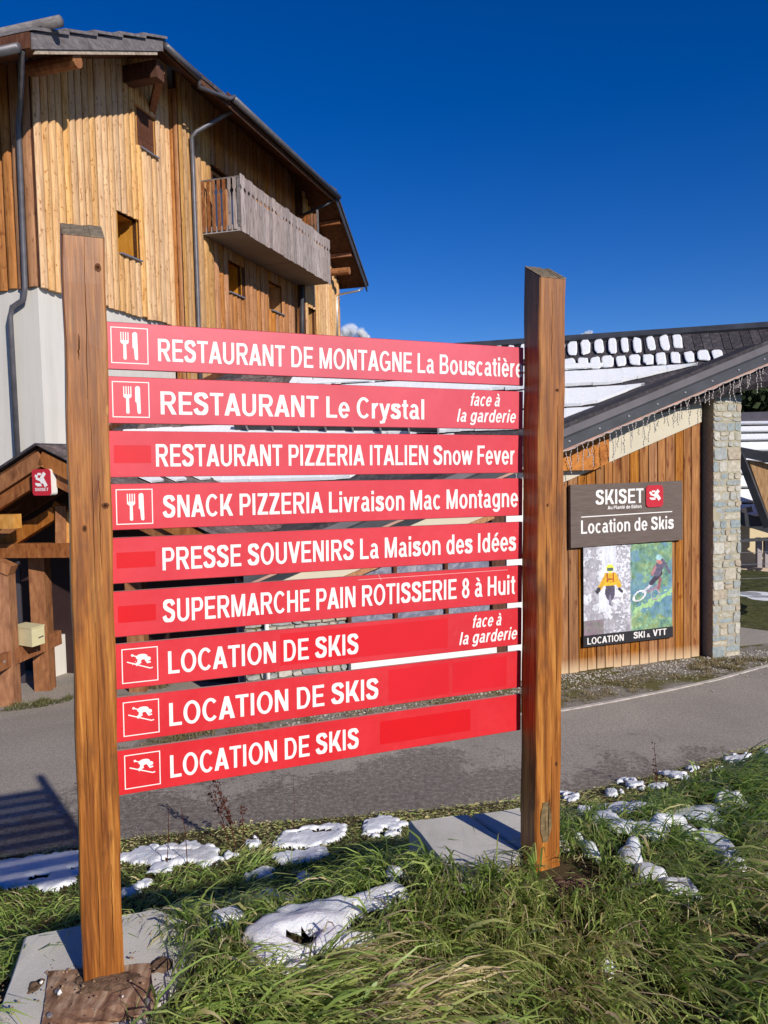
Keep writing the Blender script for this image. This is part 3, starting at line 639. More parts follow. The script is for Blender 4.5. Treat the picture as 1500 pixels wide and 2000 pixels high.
# walls behind the cladding
wl = MB()
wl.prism([CA(0, -.06, 0), CA(5.02, -.06, 0), CA(5.02, -.06, 14), CA(2.9, -.06, 13.9), CA(0, -.06, 12.4)], -nA*.2)
part('render_wall', MB().prism([CA(-.0, -.055, 0), CA(5.02, -.055, 0), CA(5.02, -.055, ZB+.15), CA(0, -.055, ZB+.15)], -nA*.252), MAT['render_w'], ch)
part('render_wall', MB().prism([CA(0, -.31, 0), CA(0, -9, 0), CA(0, -9, ZB+.15), CA(0, -.31, ZB+.15)], dA*.25), MAT['render_w'], ch)
def soff(t):   # underside height of the roof along the gable wall
    if t < 2.9: return 11.42+.467*(t+1.3)
    return min(11.42+.467*(t+1.3), 14.15)
# unit board mesh: x across, y outwards, z along
def board_mesh(kind, mat):
    if kind == 'round': pr = [(-.5, -.25), (-.47, .45), (-.28, .85), (0, 1.0), (.28, .85), (.47, .45), (.5, -.25)]
    else: pr = [(-.46, -.3), (-.46, .9), (-.42, 1.0), (.42, 1.0), (.46, .9), (.46, -.3)]
    mb = MB(); k = len(pr); mb.add([(x, y, 0) for x, y in pr]+[(x, y, 1) for x, y in pr], [(i, (i+1) % k, (i+1) % k+k, i+k) for i in range(k)]+[tuple(range(k))[::-1], tuple(range(k, 2*k))])
    me = mb.mesh('board', mat); fix_normals(me)
    if kind == 'round':
        smooth(me); me.polygons.foreach_set('use_smooth', [len(p.vertices) == 4 for p in me.polygons])
    return me
BM = {k: board_mesh('round', MAT[k]) for k in ('clad_pale', 'clad_orange', 'clad_tan', 'dark_wood', 'grey_wood')}
BF = {k: board_mesh('flat', MAT[k]) for k in ('shop_wood', 'grey_wood', 'red_wood', 'dark_wood', 'cream')}
def board(name, me, parent, p, across, out, w, d, z0, z1, po=None):
    c = np.array(p, float); c[2] = 0
    o = po if po is not None else orgof(parent)
    az = (z1-z0)
    return inst(name, me, parent, frame4(c+A3(0, 0, z0)-o, np.array(across)*w, np.array(out)*d, A3(0, 0, az)))
wins = [(3.62, 4.33, 11.69, 12.63), (2.68, 3.43, 8.97, 9.91)]    # on wall A
rw = random.Random(5); EZ = 13.42
def clad(t0, t1, off, z0f, z1f, pitch, mat, openings=(), across=dA, out=nA, fn=CA, depth=.055):
    n = max(1, round((t1-t0)/pitch)); p = (t1-t0)/n
    for i in range(n):
        t = t0+(i+.5)*p; za, zb = z0f(t), z1f(t); segs = [(za-rw.uniform(0, .05), zb)]
        for (a, b, c, d) in openings:
            if t+p*.35 > a and t-p*.35 < b:
                ns = []
                for s in segs:
                    if s[0] < c < s[1]: ns += [(s[0], c), (d, s[1])]
                    else: ns.append(s)
                segs = ns
        for s in segs:
            if s[1]-s[0] > .05: board('board', BM[mat], ch, fn(t, off, 0), across, out, p*.93, depth*1.3*rw.uniform(.75, 1.2), s[0], s[1], och)
def backing(t0, t1, off, z0, z1, mat='dark_wood', openings=()):
    mb = MB(); ts = sorted({t0, t1}|{a for o in openings for a in o[:2]})
    for a, b in zip(ts[:-1], ts[1:]):
        zs = [z0, z1]
        for o in openings:
            if a >= o[0]-1e-6 and b <= o[1]+1e-6: zs += [o[2], o[3]]
        zs.sort()
        for k in range(0, len(zs), 2):
            mb.obox(CA((a+b)/2, off-.06, (zs[k]+zs[k+1])/2), dA*(b-a)/2, nA*.05, A3(0, 0, (zs[k+1]-zs[k])/2))
    return part('wall', mb, MAT[mat], ch)
topA = lambda t: soff(t)+.467*1.15*0+.05
backing(0, 5.02, 0, ZB+.05, 11.95, openings=wins)
backing(2.2, 5.02, -.005, 11.96, 13.02, openings=[wins[0]]); backing(3.3, 5.02, -.005, 13.03, 13.5); backing(4.2, 5.02, -.005, 13.51, 13.95)
clad(0, 5.02, 0, lambda t: ZB+.02, topA, .22, 'clad_pale', wins)
def window(t0, t1, z0, z1, off, depth, mat='reveal'):
    w = MB()
    w.obox(CA((t0+t1)/2, off-depth/2, z0-.02), dA*(t1-t0)/2, nA*(depth/2-.003), A3(0, 0, .02)); w.obox(CA((t0+t1)/2, off-depth/2, z1+.02), dA*(t1-t0)/2, nA*(depth/2-.003), A3(0, 0, .02))
    w.obox(CA(t0-.02, off-depth/2, (z0+z1)/2), dA*.02, nA*(depth/2-.003), A3(0, 0, (z1-z0)/2+.04)); w.obox(CA(t1+.02, off-depth/2, (z0+z1)/2), dA*.02, nA*(depth/2-.003), A3(0, 0, (z1-z0)/2+.04))
    wo = part('window', w, MAT[mat], ch)
    part('pane', MB().obox(CA((t0+t1)/2, off-depth-.02, (z0+z1)/2), dA*(t1-t0)/2, nA*.02, A3(0, 0, (z1-z0)/2)), MAT['glass'], wo)
    part('sill', MB().obox(CA((t0+t1)/2, off+.05, z0-.025), dA*((t1-t0)/2+.04), nA*.07, A3(0, 0, .018)), MAT['steel'], wo)
for w in wins: window(w[0], w[1], w[2], w[3], .0, .80)
# step E and second strip A2
CAo = lambda q, o, z: CA(5.02+o, q, z)
clad(.0, .27, .02, lambda t: 5.5, lambda t: 13.6, .14, 'clad_orange', across=nA, out=-dA, fn=lambda t, o, z: CA(5.02-.0, t, z), depth=.04)
backing(5.06, 5.72, .25, 5.0, 14.1); clad(5.05, 5.75, .25, lambda t: 5.2, lambda t: 14.1, .2, 'clad_tan')
# recessed wall C with two shaded windows and the balcony door
wc = [(7.95, 8.86, 9.14, 10.05), (10.85, 11.85, 9.13, 10.05)]
door = (7.3, 9.6, 10.6, 12.5)
backing(5.75, 13.2, 0, 5.0, 14.36, openings=wc+[door])
clad(5.75, 7.15, 0, lambda t: 5.0, lambda t: 14.3, .28, 'clad_tan'); clad(7.15, 13.2, 0, lambda t: 5.0, lambda t: 14.3, .275, 'clad_orange', wc+[door])
for w in wc: window(w[0], w[1], w[2], w[3], 0, .85)
dm = MB(); dm.obox(CA(8.45, -.25, 11.55), dA*1.15, nA*.02, A3(0, 0, .95)); dw = part('balcony_door', dm, MAT['glass'], ch)
fr = MB()
for t in (7.33, 8.45, 9.57): fr.obox(CA(t, -.2, 11.55), dA*.05, nA*.03, A3(0, 0, .95))
fr.obox(CA(8.45, -.2, 12.46), dA*1.1, nA*.028, A3(0, 0, .045)); part('door_frame', fr, MAT['clad_orange'], dw)
cu = MB().obox(CA(8.1, -.34, 11.55), dA*.3, nA*.01, A3(0, 0, .9)); part('curtain', cu, MAT['white_paint'], dw)
# end bay D
backing(13.2, 16.7, .3, 5.0, 11.1, openings=[(13.5, 14.15, 8.0, 9.66)]); clad(13.2, 16.74, .3, lambda t: 5.0, lambda t: min(14.1, EZ-.72*(t-13.62)), .25, 'clad_pale', [(13.5, 14.15, 8.0, 9.66)])
window(13.5, 14.15, 8.0, 9.66, .3, .4)
part('wall', MB().obox(CA(13.16, .13, 9.2), dA*.04, nA*.2, A3(0, 0, 4.2)), MAT['dark_wood'], ch)  # return face of the bay; balcony shadow put into its dark colour
part('wall', MB().obox(CA(16.76, -3.5, 5.55), dA*.04, nA*3.85, A3(0, 0, 5.55)), MAT['clad_orange'], ch)
# flank B
CBf = lambda t, o, z: K0*A3(1, 1, 0)+dB*t+nB*o+A3(0, 0, z)
part('wall', MB().obox(CBf(4.1, -.06, 9.6), dB*4.0, nB*.05, A3(0, 0, 2.1)), MAT['dark_wood'], ch)
clad(.02, 8, 0, lambda t: ZB+.02, lambda t: 12.0, .24, 'clad_orange', across=dB, out=nB, fn=CBf)
# balcony
b0, b1, bo, bz0, bz1 = 6.48, 13.35, 1.2, 10.44, 11.80
bal = MB().obox(CA((b0+b1)/2, bo/2, bz0+.02), dA*(b1-b0)/2, nA*bo/2, A3(0, 0, .09)); sb = part('balcony_slab', bal, MAT['slab'], ch)
part('slab_joint', MB().obox(CA((b0+b1)/2+.2, bo/2, bz0-.071), dA*.015, nA*bo/2, A3(0, 0, .003)), MAT['metal_flash'], sb)
def slat_mesh(mat, notch):
    # slat outline with a scalloped notch near the top so neighbouring pairs make a diamond hole
    L = [(-.5, 0), (-.5, .70), (-.5, .74), (-.5, .80), (-.5, 1)]; R = [(.5, 0), (.5, .70), (.5, .74), (.5, .80), (.5, 1)]
    if notch: R = [(.5, 0), (.5, .70), (.18, .755), (.5, .81), (.5, 1)]; L = [(-.5, 0), (-.5, .70), (-.18, .755), (-.5, .81), (-.5, 1)]
    mb = MB(); poly = L+R[::-1]; mb.prism([(x, 0, z) for x, z in poly], (0, 1, 0)); me = mb.mesh('slat', mat); fix_normals(me); return me
SG = slat_mesh(MAT['grey_wood'], True); SR = slat_mesh(MAT['red_wood'], True); SPn = slat_mesh(MAT['grey_wood'], False)
rail = part('balcony_rail', MB().bar(CA(b0, bo+.02, bz1), CA(b1, bo+.02, bz1), .06, .04).bar(CA(b0+.02, -.0, bz1), CA(b0+.02, bo-.02, bz1), .06, .04).bar(CA(b0+.05, bo-.02, bz0+.3), CA(b1, bo-.02, bz0+.3), .04, .06), MAT['fascia'], ch)
orl = orgof(rail); n = 27; p = (b1-b0)/n; rs = random.Random(8)
for i in range(n):
    zt_ = bz1+.03+(rs.uniform(0, .05) if rs.random() < .25 else 0)
    board('slat', SG if i % 2 or rs.random() < .5 else SPn, rail, CA(b0+(i+.5)*p, bo+.035, 0), dA, nA, p*.93, .022, bz0-.10+rs.uniform(-.015, .02), zt_, orl)
n = 7; p = (bo-.1)/n
for i in range(n):
    board('slat', SR if i < 5 else SG, rail, CA(b0-.01, .08+(i+.35)*p, 0), nA, -dA, p*.58, .022, bz0-.02, bz1-.02, orl)
part('corner_post', MB().obox(CA(b0+.04, bo-.02, (bz0+bz1)/2), dA*.04, nA*.04, A3(0, 0, .65)).obox(CA(b0+.06, .03, bz0+.2), dA*.05, nA*.05, A3(0, 0, .12)), MAT['fascia'], rail)
scr = MB().obox(CA(b1-.35, .95, 12.0), dA*.03, nA*.03, A3(0, 0, .85)); sc_ = part('screen_post', scr, MAT['fascia'], ch)
for i in range(7):
    board('slat', SR, ch, CA(b1-.36, .12+i*.125, 0), nA, -dA, .095, .022, 11.0, 12.72+.02*(i % 2), och)
# roof
def rz(t): return 11.42+.467*(t+1.3)
EZ = 13.42
o1, o2 = 1.15, 1.38
roofB = [CA(-1.3, o1, rz(-1.3)), CA(2.9, o1, rz(2.9)), CA(9.33, -3.2, rz(9.33)), CA(9.33, -12, rz(9.33)), CA(-1.3, -12, rz(-1.3))]
r1 = part('roof', MB().prism(roofB, A3(0, 0, .16)), MAT['soffit'], ch, 'near roof slope over the gable')
zA = lambda o: EZ+.69*(o1-o)
part('roof', MB().prism([CA(2.9, o1, EZ), CA(13.62, o1, EZ), CA(9.45, -3.2, zA(-3.2)), CA(9.33, -3.2, zA(-3.2))], A3(0, 0, .16)), MAT['soffit'], ch, 'hipped roof slope above the balcony')
part('eave_extension', MB().prism([CA(4.4, o1+.002, EZ), CA(5.6, o2, zA(o2)), CA(13.62, o2, zA(o2)), CA(13.62, o1+.002, EZ)], A3(0, 0, .15)), MAT['soffit'], ch)
def rf(t): return EZ-.72*(t-13.62)
roofC = [CA(13.63, o2, rf(13.63)), CA(17.0, o2, rf(17.0)), CA(17.0, -6, rf(17.0)), CA(9.4, -6, rf(9.4)), CA(9.4, -3.1, rf(9.4))]
part('roof', MB().prism(roofC, A3(0, 0, .16)), MAT['soffit'], ch, 'far roof slope falling past the gable end')
# shingle skins and stepped verge tiles on the near rake
for k in range(5):
    a = -1.36+k*.86; b = a+.98
    c1 = CA((a+b)/2, .6, (rz(a)+rz(b))/2+.30)
    q = [CA(a, o1+.09, rz(a)+.30+.0), CA(b, o1+.09, rz(b)+.235), CA(b, -8, rz(b)+.235), CA(a, -8, rz(a)+.30)]
    part('tile_course', MB().prism(q, A3(0, 0, .055)), MAT['fascia'], ch)
part('roof_covering', MB().prism([CA(2.95, o1+.03, zA(o1+.03)+.165), CA(4.4, o1+.03, zA(o1+.03)+.165), CA(5.6, o2+.03, zA(o2+.03)+.165), CA(13.6, o2+.03, zA(o2+.03)+.165), CA(9.45, -3.2, zA(-3.2)+.165), CA(9.33, -3.2, zA(-3.2)+.165)], A3(0, 0, .10)), MAT['shingle'], ch)
part('roof_covering', MB().prism([CA(13.6, o2+.08, EZ+.17), CA(17.15, o2+.08, rf(17.15)+.17), CA(17.15, -6, rf(17.15)+.17), CA(9.4, -6, rf(9.4)+.17), CA(9.4, -3.1, rf(9.4)+.17)], A3(0, 0, .10)), MAT['shingle'], ch)
part('fascia', MB().prism([CA(-1.33, o1+.002, rz(-1.33)-.02), CA(2.95, o1+.002, rz(2.95)-.02), CA(2.95, o1+.002, rz(2.95)+.23), CA(-1.33, o1+.002, rz(-1.33)+.27)], nA*.035), MAT['fascia'], ch)
part('batten', MB().prism([CA(-1.25, o1-.03, rz(-1.25)-.10), CA(2.75, o1-.03, rz(2.75)-.10), CA(2.75, o1-.03, rz(2.75)-.025), CA(-1.25, o1-.03, rz(-1.25)-.025)], nA*.04), MAT['pale_edge'], ch)
part('fascia', MB().prism([CA(2.95, o1+.0, EZ-.04), CA(4.4, o1+.0, EZ-.04), CA(4.4, o1+.0, EZ+.18), CA(2.95, o1+.0, EZ+.18)], nA*.03), MAT['dark_wood'], ch)
part('fascia', MB().prism([CA(5.6, o2+.0, EZ-.06), CA(13.6, o2+.0, EZ-.06), CA(13.6, o2+.0, EZ+.18), CA(5.6, o2+.0, EZ+.18)], nA*.03), MAT['dark_wood'], ch)
part('fascia', MB().prism([CA(13.6, o2+.002, EZ-.10), CA(17.1, o2+.002, rf(17.1)-.10), CA(17.1, o2+.002, rf(17.1)+.2), CA(13.6, o2+.002, EZ+.2)], nA*.035), MAT['metal_dark'], ch)
part('fascia', MB().prism([CA(-1.34, o1, rz(-1.3)-.02), CA(-1.34, -10, rz(-1.3)-.02), CA(-1.34, -10, rz(-1.3)+.25), CA(-1.34, o1, rz(-1.3)+.25)], -dA*.03), MAT['dark_wood'], ch)
def gut(name, pts, r, mat='gutter', parent=ch, seg=10): return part(name, MB().tube(pts, r, seg), MAT[mat], parent, sm=True)
gut('gutter', [CA(2.95, o1+.11, EZ+.06), CA(4.42, o1+.11, EZ+.03)], .075); gut('gutter', [CA(5.75, o2+.12, EZ+.05), CA(13.75, o2+.12, EZ+.03)], .09)
gut('gutter', [CA(4.42, o1+.1, EZ-.0), CA(4.55, o1+.02, EZ-.12), CA(5.55, o2+.1, EZ-.03), CA(5.75, o2+.15, EZ+.1)], .05)
gut('gutter', [CA(-1.43, .98, rz(-1.3)-.02), CA(-1.43, -10, rz(-1.3)-.05)], .085)
gut('ridge_pole', [CA(-.9, 1.45, rz(-1.1)+.52), CA(-.9, -9, rz(-1.1)+.50)], .10, 'fascia')
for q in (-.1, -2.2, -4.4): part('bracket', MB().bar(CA(-.9, q, rz(-1)+.3), CA(-.9, q, rz(-1)+.70), .03, .03, (1, 0, 0)), MAT['steel'], ch)
# downpipes
def bp_(px, py, o): t, z = Bpx(px, py, o); return CBf(t, o, z)
def ap_(px, py, o): t, z = Apx(px, py, o); return CA(t, o, z)
gut('downpipe', [bp_(43, 98, 1.35), bp_(40, 190, .25), bp_(36, 245, .12), bp_(49, 560, .12), bp_(46, 585, .12), bp_(24, 600, .12), bp_(20, 620, .12), bp_(36, 910, .12)], .055)
gut('downpipe', [ap_(462, 200, 1.3), ap_(455, 215, 1.2), ap_(383, 258, .55), ap_(374, 268, .42), ap_(377, 330, .40), ap_(388, 640, .40), ap_(393, 790, .40)], .06)
gut('downpipe', [ap_(652, 388, 1.35), ap_(640, 398, 1.2), ap_(592, 420, .35)], .05, 'metal_dark')
gut('downpipe', [ap_(590, 560, .40), ap_(590, 700, .40)], .07, 'metal_dark')
gut('downpipe', [ap_(708, 563, 1.4), ap_(700, 568, 1.35), ap_(664, 575, .45), ap_(658, 582, .38), ap_(659, 700, .38)], .045, 'steel')
# log purlins and braces
t_, z_ = Apx(150, 117, 1.08)
part('purlin', MB().tube([CA(t_, -.1, z_+.0), CA(t_, 1.1, z_)], .15, 12), MAT['porch_wood'], ch, sm=False)
t_, z_ = Apx(283, 142, .55)
part('purlin', MB().obox(CA(t_+.05, .42, z_), dA*.16, nA*.50, A3(0, 0, .19)), MAT['dark_wood'], ch)
part('brace', MB().bar(CA(t_+.2, .85, z_+.1), CA(t_+1.1, .0, z_-.35), .16, .16), MAT['red_wood'], ch)
t_, z_ = Apx(690, 528, 1.35)
part('purlin', MB().tube([CA(t_, -.3, z_), CA(t_, 1.2, z_)], .14, 12), MAT['porch_wood'], ch)
for tt_ in (8.4, 10.3, 12.2, 13.4): part('rafter', MB().bar(CA(tt_, 1.2, EZ+.02), CA(tt_, -.1, EZ+.95), .12, .16), MAT['dark_wood'], ch)
for tt_ in (14.4, 15.6): part('rafter', MB().bar(CA(tt_, 1.3, rf(tt_)-.07), CA(tt_, -.1, rf(tt_)-.07), .14, .14), MAT['red_wood'], ch)

# ------------------------------------------------------------------ snowy roofed building between
Rg = at(1300, 648, 17.); ang = math.radians(13); dm_v = A3(math.cos(ang), -math.sin(ang), .012); dm_v /= np.linalg.norm(dm_v)
pit = math.radians(40); down = A3(-math.sin(ang)*math.cos(pit), -math.cos(ang)*math.cos(pit), -math.sin(pit)); nM = np.cross(dm_v, down); nM = -nM if nM[2] < 0 else nM
nM /= np.linalg.norm(nM)
def MP(a, b, h=0): return Rg+dm_v*a+down*b+nM*h
def Mpx(px, py):
    P = onplane(px, py, Rg, nM); q = P-Rg; b = float(np.dot(q-dm_v*np.dot(q, dm_v), down)); return float(np.dot(q, dm_v)), b
hall = thing('hall', 'long low building behind the sign under a big snow-striped roof', 'building', A3(Rg[0]-6, Rg[1]+4, 0))
aL, bL = Mpx(225, 832); aL2, bL2 = Mpx(405, 743)
sl_ = (bL2-bL)/(aL2-aL); aT = aL-bL/sl_
print('M roof', aL, bL, aT, sl_, Mpx(1107, 665), Mpx(1500, 640), Mpx(1107, 830), Mpx(480, 1040), MP(*Mpx(225, 832)), MP(*Mpx(1107, 830)))
bE = 5.2; aR = 4.5
def leftedge(b): return aT+b/sl_
poly = [MP(leftedge(0), 0), MP(aR, 0), MP(aR, 1.0), MP(-.5, 2.1), MP(-2.0, bE-2.3), MP(-4, bE), MP(leftedge(4.2)-0, bE), MP(leftedge(4.2), 4.2)]
poly = [MP(leftedge(0), 0, -.05), MP(aR, 0, -.05), MP(aR, 1.35, -.05), MP(1.2, 2.0, -.05), MP(-2.5, 3.4, -.05), MP(-6.0, bE, -.05), MP(leftedge(4.2), bE, -.05), MP(leftedge(4.2), 4.2, -.05)]
rfM = part('roof', MB().prism(poly, -nM*.15), MAT['shingle'], hall)
part('ridge_cap', MB().bar(MP(leftedge(0)-.1, .02, -.03), MP(aR, .02, -.03), .20, .12, nM), MAT['metal_dark'], hall)
back_ = MB().prism([MP(leftedge(0), 0, -.06), MP(-1.5, 0, -.06), MP(-1.5, 0, -.06)+A3(1.2, 5, -4), MP(leftedge(0), 0, -.06)+A3(1.2, 5, -4)], A3(0, 0, -.15)); part('roof', back_, MAT['shingle'], hall)
# courses: bands of shingles, each its own shingle pieces on the upper rows
rowb = [0.02]
for (px, py) in ((1107, 698), (1107, 725), (1107, 758), (1107, 797)): rowb.append(Mpx(px, py)[1])
stepb = (rowb[-1]-rowb[0])/4
while rowb[-1] < bE-.3: rowb.append(rowb[-1]+stepb*1.05)
print('rows', rowb)
rr = random.Random(3); ends = [Mpx(1335, 680)[0], Mpx(1425, 700)[0], Mpx(1365, 717)[0], Mpx(1262, 768)[0], Mpx(1175, 806)[0], -4.2, -5.5, -6.5, -7.5, -8, -8]
tile = MB().add([(-.5, 0, 0), (.5, 0, 0), (.5, 1, 0), (-.5, 1, 0), (-.5, 0, .4), (.5, 0, .4), (.5, 1, 1), (-.5, 1, 1)], [(3, 2, 1, 0), (4, 5, 6, 7), (0, 1, 5, 4), (1, 2, 6, 5), (2, 3, 7, 6), (3, 0, 4, 7)])
TM = {k: tile.mesh('shingle', MAT[k]) for k in ('shingle', 'brown_shingle')}
for me in TM.values(): fix_normals(me)
ohall = orgof(hall); cnt = 0
def snow_blob(mb, a0, a1, b0, b1, h=.05, r=None):
    """rounded pillow of snow on the roof plane"""
    n = 12; ca, cb = (a0+a1)/2, (b0+b1)/2; ra, rb = (a1-a0)/2, (b1-b0)/2; rg = []
    for lv, (k, hh) in enumerate(((1, .0), (.94, .7), (.75, 1.0))):
        ring_ = []
        for i in range(n):
            th = 2*math.pi*(i+.5)/n; c, s = math.cos(th), math.sin(th); e = .5
            x = math.copysign(abs(c)**e, c)*ra*k*r[i]; y = math.copysign(abs(s)**e, s)*rb*k*r[(i*5) % n]
            ring_.append(MP(ca+x, cb+y, -.01+h*hh))
        rg.append(ring_)
    vs = [p for R in rg for p in R]; fs = [(l*n+i, l*n+(i+1) % n, (l+1)*n+(i+1) % n, (l+1)*n+i) for l in range(2) for i in range(n)]+[tuple(2*n+i for i in range(n))]
    mb.add(vs, fs)
snow = MB(); stuff = MB()
for k in range(len(rowb)-1):
    b0_, b1_ = rowb[k], rowb[k+1]; le = leftedge(min(b0_, 4.2)); re_ = ends[min(k, len(ends)-1)]
    # right-hand limit of the roof sheet at this row
    bare0 = re_+.25; lim = np.interp(b1_, [0, 1.35, 2.0, 3.4, 5.2], [aR, aR, 1.2, -2.5, -6.0])
    # bare brown shingles at the left verge
    a = le+.03; wv = 1.9 if k < 4 else .35
    while a < le+wv and b1_ < 4.8:
        w = rr.uniform(.13, .22); nm = 'shingle'
        cnt += 1
        inst(nm, TM['brown_shingle'], hall, frame4(MP(a+w/2, b0_-.02, -.045)-ohall, dm_v*w*.93, down*(b1_-b0_+.06), nM*rr.uniform(.02, .045)))
        a += w
    if k < 2:                      # bare shingles on the right of the two top rows
        a = bare0-1.0 if k == 0 else bare0-.4
        while a < lim-.2:
            w = rr.uniform(.14, .22); cnt += 1
            inst('shingle', TM['shingle'], hall, frame4(MP(a+w/2, b0_-.02, -.045)-ohall, dm_v*w*.93, down*(b1_-b0_+.06), nM*rr.uniform(.02, .045))); a += w
    s0 = le+wv+rr.uniform(0, .2)
    if k < 2:
        a = s0; ww = .262
        while a < re_-.1:
            f = (re_-a)/(re_-s0); w = ww*(.70+.12*f) if k == 0 else ww*(.80+.20*min(1, f*1.3)); rj = [rr.uniform(.84, 1.10) for _ in range(12)]; a += rr.uniform(-.02, .02); w *= rr.uniform(.88, 1.12)
            tb = .02+rr.uniform(0, .03)+(.03 if k == 0 else .08)*(1-f)
            if True: snow_blob(snow, a+(ww-w)/2, a+(ww+w)/2, b0_+tb*(b1_-b0_)*(2.2 if k == 0 else .7), b1_-.02-rr.uniform(0, .08), rr.uniform(.016, .026), rj)
            a += ww
        if k == 1:   # lower joined part of the row
            snow_blob(snow, s0, re_-2.2, b0_+(b1_-b0_)*.48, b1_-.05, .045, [1]*12)
    else:
        a = s0; n_ = 0
        while a < re_:
            w = min(.29, re_-a); tp = lambda x: min(1, max(.02, (re_-x)/{2: 1.6, 3: 1.0, 4: .75}.get(k, .6))); tpr = tp(a); tpr2 = tp(a+w)
            h = .036+rr.uniform(-.005, .005); bb = b1_-.075-rr.uniform(0, .03)*(rr.random() < .6); bt = b0_-.0+rr.uniform(0, .02)+(b1_-b0_)*(0)
            bb2 = bt+(bb-bt)*tpr; bb3 = bt+(bb-bt)*tpr2
            snow.hexa([MP(a, bb2, -.02), MP(a+w+.004, bb3, -.02), MP(a+w+.004, bt, -.02), MP(a, bt, -.02), MP(a, max(bt+.01, bb2-.03), h), MP(a+w+.004, max(bt+.01, bb3-.03), h+rr.uniform(-.004, .004)), MP(a+w+.004, bt+.02, h-.015), MP(a, bt+.02, h-.015)]); a += w
part('snow', snow, MAT['snow'], hall, kind='stuff')
# dark snow-guard gutter across the roof
ga, gb = Mpx(490, 838), Mpx(860, 842)
part('snow_guard', MB().bar(MP(ga[0]-.3, ga[1], .10), MP(gb[0], gb[1], .10), .10, .17, nM), MAT['metal_dark'], hall)
for k in range(8):
    f = k/7.; part('bracket', MB().bar(MP(ga[0]*(1-f)+gb[0]*f, ga[1]*(1-f)+gb[1]*f-.1, .12), MP(ga[0]*(1-f)+gb[0]*f, ga[1]*(1-f)+gb[1]*f+.12, .12), .02, .21, nM), MAT['steel'], hall)
part('verge_board', MB().bar(MP(leftedge(0), 0, .0), MP(leftedge(4.2), 4.2, .0), .06, .16, nM), MAT['dark_wood'], hall)
part('wall', MB().prism([A3(-4.5, 18.5, 0), A3(6.5, 17.2, 0), A3(6.5, 17.2, 3.9), A3(-4.5, 18.5, 3.9)], A3(.5, 3, 0)), MAT['render_w'], hall)

# ------------------------------------------------------------------ ski shop
S0 = onz(1097, 1318, 0); dS = A3(.9426, .3338, 0); nS = A3(.3338, -.9426, 0)
def SS(s, o, z): return S0+dS*s+nS*o+A3(0, 0, z)
def Spx(px, py, o=0):
    P = onplane(px, py, S0+nS*o, nS); q = P-S0; return float(q@dS), float(P[2])
shop = thing('ski_shop', 'wood-boarded ski hire shop with sloping dark roof edge and a stone pillar', 'building', SS(0, 0, 0)); osh = orgof(shop)
def vb(s): return 4.27+.350*s          # underside of the verge at offset .6
SLP = .350
up_ = A3(dS[0], dS[1], SLP); up_ /= np.linalg.norm(up_)
# core wall
part('wall', MB().prism([SS(-.85, -.06, 0), SS(3.22, -.06, 0), SS(3.22, -.06, vb(3.22)-.1), SS(-.85, -.06, vb(-.85)-.1)], -nS*.2), MAT['dark_wood'], shop)
n = 20; s = -.82; rb_ = random.Random(12)
while s < 3.2:
    w = rb_.uniform(.185, .225); w = min(w, 3.215-s)
    if w < .1: break
    low = .0+rb_.uniform(-.01, .03); top_ = 3.56+.35*(s+w/2)+.05
    board('board', BF['shop_wood'], shop, SS(s+w/2, -.058, 0), dS, nS, w*.99, .035+rb_.uniform(0, .012), low, top_, osh); s += w
# cream band following the roof slope, with the part of it the beam leaves free
part('cream_band', MB().prism([SS(-.84, -.03, 3.56+.35*-.84), SS(3.2, -.03, 3.56+.35*3.2), SS(3.2, -.03, vb(3.2)-.02), SS(-.84, -.03, vb(-.84)-.02)], nS*.045), MAT['cream'], shop)
# orange boxed beam end under the verge
part('boxed_beam', MB().prism([SS(-.9, .02, vb(-.9)-.1), SS(.94, .02, vb(.94)-.12), SS(.94, .02, 3.93), SS(.62, .02, 3.80), SS(-.9, .02, 3.80)], nS*.16), wood('boxed_beam_ply', (.25, .09, .03), (.40, .16, .05), (.5, .22, .07), (3, 3, 3), 3, knots=.3), shop)
# verge: soffit, two stepped fascias, copper drip edge
sl0, sl1 = -5.95, 6.2
def vstrip(o0, o1, za, zb, mat, name, s0=sl0, s1=sl1):
    part(name, MB().hexa([SS(s0, o0, vb(s0)+za), SS(s1, o0, vb(s1)+za), SS(s1, o1, vb(s1)+za), SS(s0, o1, vb(s0)+za), SS(s0, o0, vb(s0)+zb), SS(s1, o0, vb(s1)+zb), SS(s1, o1, vb(s1)+zb), SS(s0, o1, vb(s0)+zb)]), MAT[mat], shop)
vstrip(-.5, .59, .02, .06, 'soffit', 'soffit', s1=4.15); vstrip(.50, .59, .02, .06, 'soffit', 'soffit', s0=4.16)
vstrip(.592, .625, .0, .215, 'metal_dark', 'fascia')
vstrip(.55, .590, .2, .36, 'metal_flash', 'fascia')
vstrip(.627, .637, -.03, .012, 'copper', 'drip_edge')
vstrip(.50, .66, .216, .226, 'metal_dark', 'flashing')
vstrip(.1, .548, .3, .43, 'shingle', 'roof_edge', s1=4.15); vstrip(.44, .548, .3, .43, 'shingle', 'roof_edge', s0=4.152)
for k in range(9):
    s = -.2+k*.62; part('screw', MB().obox(SS(s, .63, vb(s)+.12), dS*.02, nS*.008, A3(0, 0, .012)), MAT['steel'], shop)
vstrip(-4.2, .1, .06, .36, 'shingle', 'roof', s0=sl0, s1=4.15)
